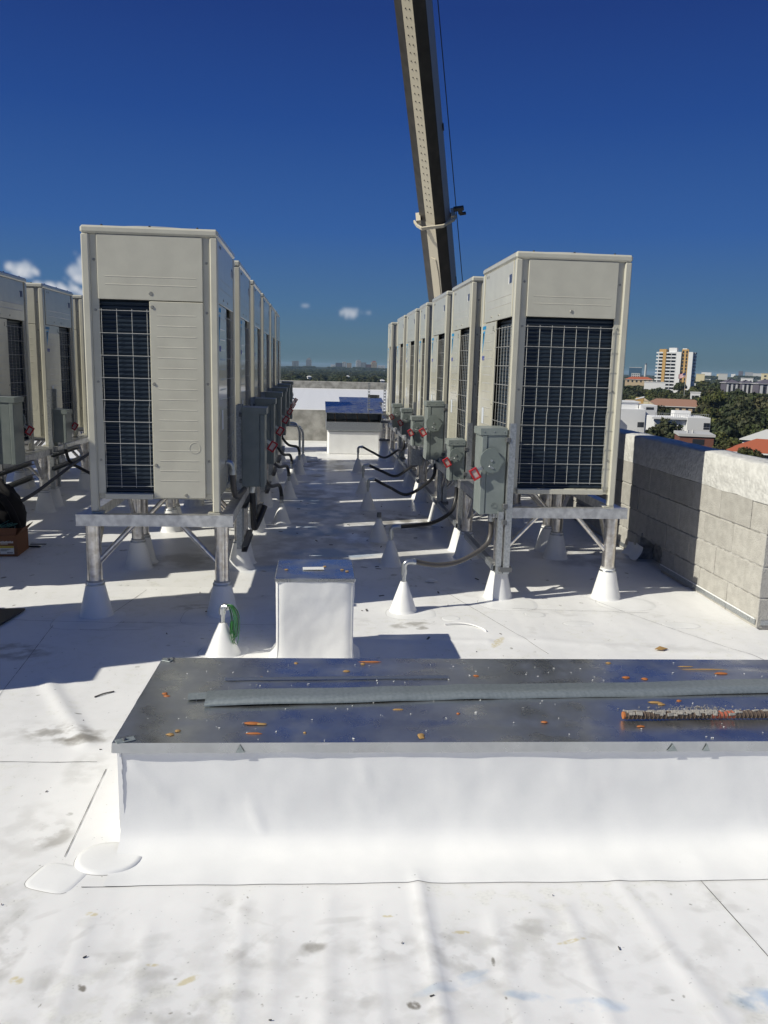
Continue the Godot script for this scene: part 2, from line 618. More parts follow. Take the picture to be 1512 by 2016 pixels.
func build_roof() -> void:
	na = noise(0.55, 5, 3)
	nb = noise(2.2, 8, 3)
	var roof := setting("roof")
	# near sheet of membrane, with its own wrinkles and dirt
	var w := 2048
	var h := 2048
	var d := roof_image(w, h, 101, 1.0)
	var o := Vector2(RX0, RZ0)
	var sz := Vector2(RX1 - RX0, RZ1 - RZ0)
	var gr := noise(0.022, 201, 6)
	var gf := noise(0.11, 203, 3)
	var dirt := Color(0.20, 0.19, 0.165)
	var brown := Color(0.13, 0.115, 0.09)
	for q in [
		[-1.03, -3.28, 0.22, 0.10, 0.25, 0.75, brown], [-0.95, -3.22, 0.10, 0.06, 0.0, 0.7, brown], [-0.87, -2.98, 0.09, 0.16, 0.1, 0.55, dirt], [-1.12, -3.30, 0.3, 0.14, 0.2, 0.5, dirt],
		[-0.94, -2.56, 0.12, 0.22, -0.3, 0.5, dirt], [-0.85, -2.53, 0.07, 0.1, 0.0, 0.6, brown], [-0.93, -2.10, 0.16, 0.30, 0.2, 0.6, dirt], [-0.80, -1.98, 0.05, 0.12, 0.0, 0.6, brown],
		[-0.2, -1.93, 0.5, 0.12, 0.05, 0.35, dirt], [0.19, -1.94, 0.14, 0.06, 0.0, 0.55, dirt], [0.01, -1.96, 0.04, 0.03, 0.0, 0.7, brown], [0.68, -1.93, 0.35, 0.10, 0.05, 0.4, dirt],
		[1.09, -1.89, 0.05, 0.12, 0.5, 0.45, dirt], [0.45, -1.92, 0.3, 0.14, 0.0, 0.4, dirt], [0.1, -1.75, 0.6, 0.1, 0.0, 0.3, dirt], [-0.5, -1.8, 0.4, 0.12, 0.1, 0.4, dirt],
		[0.60, -4.74, 0.17, 0.08, -0.3, 0.8, brown], [0.65, -4.67, 0.05, 0.03, 0.0, 0.9, brown], [0.28, -4.8, 0.12, 0.10, 0.0, 0.5, dirt], [0.93, -5.55, 0.08, 0.42, -0.75, 0.6, dirt],
		[2.27, -5.20, 0.08, 0.045, 0.3, 0.5, dirt], [2.35, -5.14, 0.07, 0.03, 0.1, 0.55, dirt], [2.22, -4.92, 0.09, 0.04, 0.1, 0.5, dirt], [1.45, -5.0, 0.10, 0.05, 0.5, 0.5, dirt], [1.6, -4.95, 0.12, 0.06, 0.3, 0.5, dirt], [1.3, -4.6, 0.06, 0.14, 0.2, 0.45, dirt],
		[-1.62, -4.30, 0.26, 0.16, 0.1, 0.7, brown], [-1.9, -4.1, 0.3, 0.2, 0.1, 0.6, dirt], [-1.05, -4.75, 0.3, 0.1, 0.1, 0.4, dirt], [-0.75, -5.1, 0.2, 0.08, 0.0, 0.5, brown],
		[-0.5, -5.35, 0.6, 0.1, 0.05, 0.4, dirt], [1.95, -4.3, 0.5, 0.1, 0.1, 0.3, dirt]]:
		smear(d, w, h, o, sz, Vector2(q[0], q[1]), Vector2(q[2], q[3]), q[4], q[6], q[5] * (0.24 if q[6] == dirt else 0.5), gr, 0.1)
	var yel := Color(0.50, 0.38, 0.13)
	for q in [[-0.74, -1.875, 0.022, 0.016, 0.3], [-0.31, -1.853, 0.035, 0.012, -0.5], [-0.41, -1.91, 0.02, 0.006, 0.0], [0.42, -2.0, 0.03, 0.008, 0.0], [-0.62, -2.12, 0.02, 0.012, 0.2], [1.06, -4.40, 0.03, 0.11, 0.5], [1.0, -2.4, 0.012, 0.008, 0.0], [0.72, -1.95, 0.05, 0.008, -0.2], [0.22, -2.07, 0.02, 0.006, 0.0]]:
		smear(d, w, h, o, sz, Vector2(q[0], q[1]), Vector2(q[2], q[3]), q[4], yel, 0.42, gf, -0.05)
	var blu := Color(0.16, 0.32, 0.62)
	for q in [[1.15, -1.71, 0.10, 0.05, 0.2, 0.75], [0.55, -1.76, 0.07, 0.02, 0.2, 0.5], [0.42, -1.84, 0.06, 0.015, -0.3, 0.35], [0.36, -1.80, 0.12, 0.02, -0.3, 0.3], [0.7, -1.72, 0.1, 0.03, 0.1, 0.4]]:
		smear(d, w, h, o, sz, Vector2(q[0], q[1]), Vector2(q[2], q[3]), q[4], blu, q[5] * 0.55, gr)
	# scattered scuffs, prints and specks of grit
	var r := RandomNumberGenerator.new()
	r.seed = 31
	for k in 900:
		var at := Vector2(r.randf_range(RX0, RX1), r.randf_range(RZ1, RZ0))
		var rad := r.randf_range(0.002, 0.007) if r.randf() < 0.85 else r.randf_range(0.007, 0.02)
		smear(d, w, h, o, sz, at, Vector2(rad, rad * r.randf_range(0.25, 0.8)), r.randf() * TAU, dirt if r.randf() < 0.7 else brown, r.randf_range(0.25, 0.8), gf, -0.15)
	for k in 150:
		var at := Vector2(r.randf_range(-1.0, 1.3), r.randf_range(-2.15, -1.55))
		smear(d, w, h, o, sz, at, Vector2(r.randf_range(0.02, 0.14), r.randf_range(0.008, 0.05)), r.randf() * TAU, dirt, r.randf_range(0.03, 0.12), gr, 0.05)
	var near_tex := ImageTexture.create_from_image(Image.create_from_data(w, h, false, Image.FORMAT_RGB8, d))
	var nm := mat("deck_near", Color.WHITE, 0.5)
	nm.albedo_texture = near_tex
	var st := sheet(330, 215, func(u: float, v: float) -> Vector3:
		var x := lerpf(RX0, RX1, u)
		var z := lerpf(RZ0, RZ1, v)
		return Vector3(x, deck(x, z), z), Vector3.UP, func(p: Vector3) -> Vector2:
		return Vector2((p.x - RX0) / (RX1 - RX0), (p.z - RZ0) / (RZ1 - RZ0)))
	part(roof, "membrane_sheet", st, nm)
	# the sheet that runs on to the raised part, with wet film in the low middle of the aisle
	w = 1024
	h = 1536
	var o2 := Vector2(-3.6, -5.4)
	var sz2 := Vector2(6.36, -11.9)
	d = roof_image(w, h, 301, 1.5)
	for q in [[0.4, -8.0, 0.9, 1.1, 0.0, 0.35, dirt], [1.0, -8.1, 0.35, 0.5, 0.0, 0.5, brown], [0.1, -10.0, 0.5, 1.5, 0.0, 0.45, dirt], [0.0, -12.6, 0.7, 0.8, 0.0, 0.6, brown], [-1.0, -6.4, 0.5, 0.3, 0.0, 0.4, dirt], [-0.2, -13.4, 0.8, 0.5, 0.0, 0.5, brown], [0.0, -6.8, 1.2, 0.8, 0.0, 0.3, dirt], [2.3, -6.6, 0.5, 0.5, 0.0, 0.4, dirt]]:
		smear(d, w, h, o2, sz2, Vector2(q[0], q[1]), Vector2(q[2], q[3]), q[4], q[6], q[5], gr)
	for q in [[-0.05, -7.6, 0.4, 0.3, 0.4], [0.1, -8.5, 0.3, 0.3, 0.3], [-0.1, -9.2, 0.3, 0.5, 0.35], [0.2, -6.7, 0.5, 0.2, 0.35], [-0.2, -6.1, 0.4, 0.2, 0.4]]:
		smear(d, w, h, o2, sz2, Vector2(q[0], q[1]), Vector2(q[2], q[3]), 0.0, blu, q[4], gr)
	for k in 260:
		var at := Vector2(r.randf_range(-3.0, 2.6), r.randf_range(-16.0, -5.5))
		var rad := r.randf_range(0.01, 0.04)
		smear(d, w, h, o2, sz2, at, Vector2(rad, rad * r.randf_range(0.3, 0.8)), r.randf() * TAU, brown, r.randf_range(0.3, 0.8), gf, -0.1)
	var fm := mat("deck_far", Color.WHITE, 1.0)
	fm.albedo_texture = ImageTexture.create_from_image(Image.create_from_data(w, h, false, Image.FORMAT_RGB8, d))
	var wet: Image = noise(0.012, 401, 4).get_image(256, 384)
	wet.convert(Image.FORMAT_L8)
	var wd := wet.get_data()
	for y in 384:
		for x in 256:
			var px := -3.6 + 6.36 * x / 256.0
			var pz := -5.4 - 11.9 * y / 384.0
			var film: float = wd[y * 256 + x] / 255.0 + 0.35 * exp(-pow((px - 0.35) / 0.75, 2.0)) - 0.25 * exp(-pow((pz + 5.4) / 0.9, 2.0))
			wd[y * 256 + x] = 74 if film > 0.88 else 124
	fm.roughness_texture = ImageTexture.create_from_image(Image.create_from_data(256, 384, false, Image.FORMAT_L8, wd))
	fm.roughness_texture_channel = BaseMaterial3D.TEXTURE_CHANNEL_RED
	var nf := noise(0.5, 9, 2)
	st = sheet(60, 110, func(u: float, v: float) -> Vector3:
		var x := -3.6 + 6.36 * u
		var z := -5.4 - 11.9 * v
		return Vector3(x, 0.002 + 0.004 * (nf.get_noise_2d(x, z) + 0.5) * smoothstep(0.0, 0.05, v), z), Vector3.UP, func(p: Vector3) -> Vector2:
		return Vector2((p.x + 3.6) / 6.36, (p.z + 5.4) / -11.9))
	part(roof, "membrane_sheet", st, fm)
	# deck below and to the sides, and the building under it
	var s := S()
	span(s, -9.0, 2.98, -0.6, -0.004, 3.0, -33.4)
	part(roof, "deck", s, M.membrane)
	s = S()
	span(s, -8.9, 2.9, GROUND, -0.61, 2.9, -33.3)
	part(roof, "building_wall", s, M.stucco)
	# the deck goes on past the wall's end, closed by the wall's return
	s = S()
	span(s, 2.9805, 5.4, -0.6, -0.004, 3.0, -4.75)
	part(roof, "deck", s, M.membrane)
	s = S()
	span(s, 2.905, 5.3, GROUND, -0.61, 2.9, -4.75)
	part(roof, "building_wall", s, M.stucco)
	# seams: the dirt-filled edge of each lap
	for q in [[-0.683, -2.242, 1.17, -2.257], [1.27, -2.245, 2.6, -2.262], [1.21, -2.22, 1.262, -1.55], [-1.9, -3.06, -0.84, -3.028], [-1.44, -3.45, -1.536, -4.74], [-0.79, -2.966, -0.778, -2.40], [-1.36, -4.66, -0.98, -4.64],
		[0.93, -5.45, 1.3, -4.2], [-2.6, -4.9, -0.2, -4.72], [1.9, -5.3, 2.5, -4.05], [-1.15, -5.52, -1.25, -5.0], [1.3, -5.05, 2.2, -4.98]]:
		var a := Vector2(q[0], q[1])
		var b := Vector2(q[2], q[3])
		var n := maxi(4, int(a.distance_to(b) / 0.03))
		var sd := (b - a).normalized().orthogonal() * 0.0011
		s = S()
		for i in n:
			var p0 := a.lerp(b, float(i) / n)
			var p1 := a.lerp(b, float(i + 1) / n)
			var j0 := sd * (1.0 + 0.8 * nb.get_noise_2d(p0.x * 9.0, p0.y * 9.0))
			var j1 := sd * (1.0 + 0.8 * nb.get_noise_2d(p1.x * 9.0, p1.y * 9.0))
			var y0 := deck(p0.x, p0.y) + 0.0022
			var y1 := deck(p1.x, p1.y) + 0.0022
			quad(s, Vector3(p0.x - j0.x, y0, p0.y - j0.y), Vector3(p0.x + j0.x, y0, p0.y + j0.y), Vector3(p1.x + j1.x, y1, p1.y + j1.y), Vector3(p1.x - j1.x, y1, p1.y - j1.y), Vector3.UP)
		part(roof, "seam", s, M.dirt_line)
	# welded cover patches, thin pads with a rounded outline
	for q in [[-0.635, -2.385, 0.105, 0.085, 2.2, 0.0045, 0.0], [-0.77, -2.295, 0.078, 0.068, 4.5, 0.0025, 0.35], [1.215, -2.255, 0.052, 0.045, 2.2, 0.0006, 0.0], [0.62, -4.97, 0.16, 0.13, 3.0, 0.0006, 0.1], [0.86, -4.86, 0.06, 0.05, 2.2, 0.0006, 0.0],
		[1.30, -5.18, 0.2, 0.17, 2.4, 0.0006, 0.1], [1.42, -4.93, 0.07, 0.05, 2.2, 0.0006, 0.0], [2.12, -5.18, 0.2, 0.15, 2.4, 0.0006, 0.0], [2.3, -4.72, 0.12, 0.06, 2.2, 0.0006, 0.1], [-1.36, -4.86, 0.2, 0.19, 4.0, 0.0006, 0.0], [-0.59, -4.9, 0.22, 0.18, 4.0, 0.0006, 0.0], [-0.49, -4.28, 0.13, 0.12, 3.0, 0.0006, 0.2], [1.65, -4.75, 0.1, 0.05, 2.2, 0.0006, -0.1]]:
		patch(roof, q[0], q[1], q[2], q[3], q[4], q[5], q[6], 0.0055 if q[0] == -0.635 else 0.0)

func patch(parent: Node, x: float, z: float, rx: float, rz: float, pw: float, bulge: float, ang: float, lift := 0.0) -> void:
	var s := SurfaceTool.new()
	s.begin(Mesh.PRIMITIVE_TRIANGLES)
	s.set_smooth_group(0)
	var n := 36
	var rings := [1.0, 0.97, 0.8, 0.55, 0.28, 0.0]
	var P := []
	for k in rings.size():
		var row := []
		for i in n:
			var t := TAU * i / n
			var c := cos(t)
			var q := sin(t)
			var f := pow(pow(absf(c), pw) + pow(absf(q), pw), -1.0 / pw)
			var v: Vector2 = Vector2(c * f * rx, q * f * rz).rotated(ang) * rings[k]
			var up: float = (0.0 if k == 0 else (0.0014 if bulge < 0.0042 else 0.002)) + lift * (1.0 if k > 0 else 0.0) + bulge * (1.0 - rings[k] * rings[k]) 
			row.append(Vector3(x + v.x, deck(x + v.x, z + v.y) + up, z + v.y))
		P.append(row)
	for k in rings.size() - 1:
		for i in n:
			var j := (i + 1) % n
			quad(s, P[k][i], P[k][j], P[k + 1][j], P[k + 1][i], Vector3.UP)
	part(parent, "patch", s, M.membrane)
	# dirt caught along part of the welded edge
	s = S()
	var a0 := int(absf(nb.get_noise_2d(x * 7.0, z * 7.0)) * 30.0)
	for i in 17:
		var j0: Vector3 = P[0][(a0 + i) % n]
		var j1: Vector3 = P[0][(a0 + i + 1) % n]
		var c := Vector3(x, 0, z)
		var o0 := (j0 - c).normalized() * Vector3(1, 0, 1) * 0.0016
		var o1 := (j1 - c).normalized() * Vector3(1, 0, 1) * 0.0016
		var up := Vector3(0, 0.0012, 0)
		quad(s, j0 + up, j1 + up, j1 + o1 + up, j0 + o0 + up, Vector3.UP)
	part(parent, "patch_edge", s, M.dust_line)

func build_parapet_wall() -> void:
	var t := thing("parapet_wall", "unfinished grey concrete block wall with pale cast cap beside the unit row", "wall", Vector3(2.76, 0, -4.66))
	# local: x = 0 is the inner face, z runs away from 0 to -11.8
	var th := 0.2
	var s := S()
	# mortar core, leaving the broken hole open
	span(s, 0.007, th - 0.006, -0.02, 0.8, -0.005, -1.44)
	span(s, 0.007, th - 0.006, -0.02, 0.8, -1.90, -11.8)
	span(s, 0.006, th - 0.006, 0.225, 0.8, -1.44, -1.90)
	span(s, 0.13, th - 0.006, -0.02, 0.225, -1.44, -1.90)
	part(t, "mortar_bed", s, M.mortar)
	s = S()
	var nc := noise(3.0, 77, 3)
	var cp := sheet(60, 8, func(u: float, v: float) -> Vector3:
		var z := -11.8 * u * u
		var pr := [Vector2(-0.004, 0.795), Vector2(-0.006, 0.9), Vector2(-0.004, 1.018), Vector2(0.002, 1.028), Vector2(0.06, 1.032), Vector2(0.14, 1.032), Vector2(0.2, 1.029), Vector2(0.205, 1.02), Vector2(0.205, 0.795)]
		var p: Vector2 = pr[int(round(v * 8))]
		var k := nc.get_noise_2d(z * 2.0, v * 5.0)
		return Vector3(p.x + 0.005 * k, p.y + 0.008 * nc.get_noise_2d(z, v * 2.0 + 9.0), z), Vector3.LEFT)
	part(t, "cap_beam", cp, M.stucco)
	s = S()
	span(s, 0.0, 0.2, 0.797, 1.024, -0.003, -0.05, 0.004)
	part(t, "cap_end", s, M.stucco)
	var r := RandomNumberGenerator.new()
	r.seed = 19
	for c in 4:
		var z := 0.0
		var first := true
		while z > -4.6:
			var len := 0.39
			if first and c % 2 == 1:
				len = 0.19
			first = false
			var za := z
			var zb := z - len
			z = zb - r.randf_range(0.006, 0.012)
			var y0 := c * 0.2 + 0.005 + r.randf_range(-0.001, 0.001)
			var y1 := c * 0.2 + 0.1955 + r.randf_range(-0.0015, 0.001)
			if c == 0 and za <= -1.19 and zb >= -2.01:
				continue
			s = S()
			var jx := r.randf_range(-0.003, 0.003)
			span(s, jx, th + jx, y0, y1, za, zb, 0.004)
			part(t, "block", s, M["block%d" % (r.randi() % 4)])
	# broken remains round the hole
	s = S()
	span(s, 0.0, th, 0.006, 0.194, -1.20, -1.43, 0.006)
	part(t, "block", s, M.block1)
	s = S()
	span(s, 0.0, th, 0.006, 0.194, -1.905, -1.99, 0.006)
	part(t, "block", s, M.block3)
	s = S()
	for k in 9:
		box(s, Vector3(0.02 + 0.02 * (k % 2), 0.215 - 0.02 * r.randf(), -1.45 - 0.05 * k), Vector3(0.04, 0.03 + 0.02 * r.randf(), 0.055), 0.006, Basis.from_euler(Vector3(r.randf(), r.randf(), r.randf())))
	for k in 6:
		box(s, Vector3(0.03, 0.03 + 0.03 * k, -1.44 - 0.01 * r.randf()), Vector3(0.05, 0.035, 0.03), 0.006, Basis.from_euler(Vector3(r.randf(), r.randf(), r.randf())))
	part(t, "broken_edge", s, M.block3)
	# membrane turned up at the hole
	var fl := sheet(10, 6, func(u: float, v: float) -> Vector3:
		var z := -1.78 - 0.30 * u
		return Vector3(-0.012 - 0.06 * (1.0 - v) * (1.0 - v) - 0.015 * sin(u * 7.0), 0.01 + 0.115 * v + 0.012 * sin(u * 5.0) * v, z), Vector3.LEFT)
	part(t, "membrane_flap", fl, M.membrane)
	# the return that closes the deck beyond the end
	for c in 4:
		var x := 0.212 if c % 2 == 0 else 0.412
		if c % 2 == 1:
			s = S()
			span(s, 0.212, 0.402, c * 0.2 + 0.005, c * 0.2 + 0.195, -0.002, -0.2, 0.004)
			part(t, "block", s, M.block2)
		while x < 2.4:
			s = S()
			span(s, x, x + 0.39, c * 0.2 + 0.005, c * 0.2 + 0.195, r.randf_range(-0.003, 0.003), -0.2, 0.004)
			part(t, "block", s, M["block%d" % (r.randi() % 4)])
			x += 0.4
	s = S()
	span(s, 0.206, 2.6, -0.02, 0.8, -0.008, -0.194)
	part(t, "mortar_bed", s, M.mortar)
	s = S()
	span(s, 0.207, 2.6, 0.797, 1.03, 0.004, -0.205, 0.006)
	part(t, "cap_beam", s, M.stucco)
	# termination bar with screws
	s = S()
	span(s, -0.008, -0.003, 0.03, 0.062, -0.01, -1.45)
	span(s, -0.008, -0.003, 0.03, 0.062, -2.0, -4.6)
	for k in 9:
		box(s, Vector3(-0.010, 0.046, -0.08 - 0.155 * k), Vector3(0.006, 0.012, 0.012), 0.002)
	part(t, "termination_bar", s, M.galv)
	s = S()
	span(s, 0.02, 0.2, 0.03, 0.062, 0.003, 0.009)
	part(t, "termination_bar", s, M.galv)
	s = S()
	cyl(s, Vector3(-0.004, 0.064, -0.02), Vector3(-0.004, 0.064, -1.44), 0.005, 0.005, 6)
	part(t, "sealant_bead", s, M.membrane)

func build_far_roof() -> void:
	var roof := setting("raised_roof")
	var s := S()
	span(s, -9.0, 2.97, 0.0, 0.64, -17.0, -33.0)
	part(roof, "concrete_upstand", s, M.old_concrete)
	s = S()
	span(s, -9.0, 2.97, 0.641, 0.655, -17.0, -32.6, 0.004)
	part(roof, "white_deck", s, M.membrane)
	s = S()
	span(s, -9.0, 2.97, 0.64, 0.93, -32.62, -33.0, 0.015)
	part(roof, "edge_wall", s, M.old_concrete)
	# hooded vent on a white curb in the aisle
	var v := thing("roof_hood", "galvanised hood with dark open slot on white curb at aisle end", "roof vent", Vector3(0.68, 0, -14.45))
	s = S()
	span(s, -0.47, 0.47, -0.01, 0.43, 0.0, -0.8, 0.03)
	part(v, "curb", s, M.membrane)
	s = S()
	span(s, -0.5, 0.5, 0.43, 0.58, 0.03, -0.83, 0.004)
	part(v, "skirt", s, M.galv)
	s = S()
	prism(s, [Vector3(-0.51, 0.735, 0.05), Vector3(0.51, 0.735, 0.05), Vector3(0.51, 0.885, -0.88), Vector3(-0.51, 0.885, -0.88)], Vector3(0, 0.012, 0))
	part(v, "lid", s, M.cap_steel)
	s = S()
	prism(s, [Vector3(-0.497, 0.581, 0.02), Vector3(-0.497, 0.733, 0.02), Vector3(-0.497, 0.87, -0.8), Vector3(-0.497, 0.581, -0.8)], Vector3(0.01, 0, 0))
	prism(s, [Vector3(0.487, 0.581, 0.02), Vector3(0.487, 0.733, 0.02), Vector3(0.487, 0.87, -0.8), Vector3(0.487, 0.581, -0.8)], Vector3(0.01, 0, 0))
	span(s, -0.487, 0.487, 0.581, 0.86, -0.78, -0.8)
	part(v, "cheek", s, M.galv)
	s = S()
	for k in 4:
		s = S()
		cyl(s, Vector3(-0.33 + 0.2 * k, 0.585, -0.03), Vector3(-0.36 + 0.2 * k, 0.76, -0.05), 0.008, 0.008, 6)
		part(v, "support_rod", s, M.rust)
	s = S()
	span(s, 0.25, 0.36, 0.79, 0.794, -0.22, -0.30)
	part(v, "sticker", s, M.paper).position.y = 0.006
	var b := thing("low_curb", "low metal capped curb standing behind the hooded vent", "roof curb", Vector3(0.8, 0, -15.9))
	s = S()
	span(s, -0.32, 0.5, -0.01, 0.86, 0.0, -0.6, 0.02)
	part(b, "body", s, M.membrane)
	s = S()
	prism(s, [Vector3(-0.34, 0.862, 0.02), Vector3(0.52, 0.862, 0.02), Vector3(0.52, 0.93, -0.62), Vector3(-0.34, 0.93, -0.62)], Vector3(0, 0.012, 0))
	part(b, "cap", s, M.cap_steel)
	# tall slotted posts
	for q in [[0.945, "slotted steel channel post over the hood lid"], [1.135, "slotted steel channel post next to the far units"]]:
		var p := thing("slotted_post", q[1], "steel post", Vector3(q[0], 0, -13.5 if q[0] > 1.0 else -14.62), 0.0, "slotted posts at the aisle end")
		var y0 := 0.36 if q[0] > 1.0 else 0.8
		s = S()
		span(s, -0.018, -0.014, y0, 1.27, 0.0, -0.04)
		span(s, 0.014, 0.018, y0, 1.27, 0.0, -0.04)
		var y: float = y0
		while y < 1.26:
			span(s, -0.014, 0.014, y, y + 0.022, -0.001, -0.004)
			y += 0.05
		part(p, "channel", s, M.galv)
		if y0 < 0.5:
			s = S()
			lathe(s, Vector3(0.02, 0, -0.06), [Vector2(0.12, 0.0), Vector2(0.1, 0.02), Vector2(0.06, 0.36), Vector2(0.0, 0.365)])
			part(p, "flashing_boot", s, M.membrane)
			s = S()
			span(s, -0.08, 0.12, 0.34, 0.37, 0.01, -0.05)
			part(p, "bracket", s, M.strut_dark)
			s = S()
			span(s, -0.06, 0.1, 0.64, 0.67, 0.01, -0.05)
			part(p, "bracket", s, M.strut_dark)
		else:
			s = S()
			span(s, -0.016, 0.19, 1.0, 1.06, -0.045, -0.06)
			part(p, "bracket", s, M.strut_dark)
	# bent galvanised pipes
	for k in 2:
		var p := thing("bent_pipe", ["taller bent bare metal pipe rising from roof by far disconnects", "shorter bent bare metal pipe rising from roof by far disconnects"][k], "pipe", Vector3(-0.25 + 0.05 * k, 0, -12.85 - 0.25 * k))
		s = S()
		var top := 0.66 - 0.06 * k
		tube(s, smooth_path([Vector3(-0.5, top, 0.1), Vector3(-0.16, top, 0.0), Vector3(-0.05, top - 0.03, 0), Vector3(-0.005, top - 0.13, 0), Vector3(0, top - 0.3, 0), Vector3(0, 0.0, 0)], 6), 0.02, 10)
		part(p, "tube", s, M.zinc)
		s = S()
		lathe(s, Vector3.ZERO, [Vector2(0.07, 0.0), Vector2(0.03, 0.14), Vector2(0.0, 0.145)], 14)
		part(p, "flashing_boot", s, M.membrane)
	var lv := thing("louvered_unit", "tall beige cabinet with black louvre slots behind the last unit", "ventilation unit", Vector3(-0.78, 0, -14.6))
	s = S()
	span(s, -0.35, 0.13, 0.5, 1.98, 0.0, -0.7, 0.01)
	part(lv, "cabinet", s, M.ivory)
	s = S()
	span(s, -0.4, 0.2, 0.0, 0.5, 0.02, -0.72, 0.01)
	part(lv, "curb", s, M.membrane)
	for k in 17:
		s = S()
		span(s, -0.3, 0.03, 0.62 + 0.078 * k, 0.655 + 0.078 * k, -0.002, 0.003)
		part(lv, "louver", s, M.dark)
	# a scrap of white board lying by the pipes
	s = S()
	prism(s, [Vector3(-0.35, 0.008, -13.2), Vector3(0.05, 0.008, -13.3), Vector3(0.0, 0.09, -13.7), Vector3(-0.3, 0.07, -13.6)], Vector3(0, 0.012, 0))
	solid("scrap_board", s, M.paper, "white scrap board lying on the roof by bent pipes", "board")

# ---------------------------------------------------------------- outdoor units and their stands
const UH := 1.657
const UD := 0.765

# horizontal tubes and fins of the heat exchanger, on a wall at z = 0 facing +z, turned by xf
func coil_face(s: SurfaceTool, x0: float, x1: float, y0: float, y1: float, xf: Transform3D) -> void:
	var n := int((y1 - y0) / 0.0255)
	var dy := (y1 - y0) / n
	for i in n:
		var y := y0 + dy * i
		var p := [Vector2(0.0, 0.0), Vector2(0.3, 0.007), Vector2(0.6, 0.007), Vector2(0.9, 0.0), Vector2(1.0, 0.0)]
		for k in 4:
			var a: Vector2 = p[k]
			var b: Vector2 = p[k + 1]
			quad(s, xf * Vector3(x0, y + dy * a.x, a.y), xf * Vector3(x1, y + dy * a.x, a.y), xf * Vector3(x1, y + dy * b.x, b.y), xf * Vector3(x0, y + dy * b.x, b.y), xf.basis * Vector3(0, (a.y - b.y) * 20.0, 1))

func guard_face(s: SurfaceTool, x0: float, x1: float, y0: float, y1: float, nv: int, nh: int, xf: Transform3D) -> void:
	var r := 0.0018
	for i in nv:
		var x := lerpf(x0 + 0.012, x1 - 0.012, float(i) / (nv - 1))
		var ym := lerpf(y0, y1, 0.46)
		tube(s, [xf * Vector3(x, y0 - 0.01, 0), xf * Vector3(x - 0.001, ym - 0.015, 0.0), xf * Vector3(x + 0.003, ym + 0.015, 0.0), xf * Vector3(x + 0.002, y1 + 0.01, 0)], r, 5)
	for i in nh:
		var y := lerpf(y0, y1, float(i) / (nh - 1))
		cyl(s, xf * Vector3(x0 - 0.004, y, 0.004), xf * Vector3(x1 + 0.004, y, 0.004), r, r, 5, false)

# a pressed panel on z = 0 facing +z: sheet with proud ribs
func panel(s: SurfaceTool, x0: float, x1: float, y0: float, y1: float, ribs: Array, rx0: float, rx1: float, xf: Transform3D) -> void:
	box(s, xf * Vector3((x0 + x1) * 0.5, (y0 + y1) * 0.5, -0.004), Vector3(x1 - x0, y1 - y0, 0.012), 0.003, xf.basis)
	for y in ribs:
		var h := 0.0042
		var d := 0.0016
		var a := xf * Vector3(rx0, y - h, 0.002)
		var b := xf * Vector3(rx1, y - h, 0.002)
		var c := xf * Vector3(rx1 - 0.004, y, 0.002 + d)
		var e := xf * Vector3(rx0 + 0.004, y, 0.002 + d)
		var f := xf * Vector3(rx1, y + h, 0.002)
		var g := xf * Vector3(rx0, y + h, 0.002)
		quad(s, a, b, c, e, xf.basis * Vector3(0, -1, 1))
		quad(s, e, c, f, g, xf.basis * Vector3(0, 1, 1))

func screw(s: SurfaceTool, x: float, y: float, z: float, r: float, xf: Transform3D) -> void:
	cyl(s, xf * Vector3(x, y, z), xf * Vector3(x, y, z + 0.006), r, r * 0.7, 10)

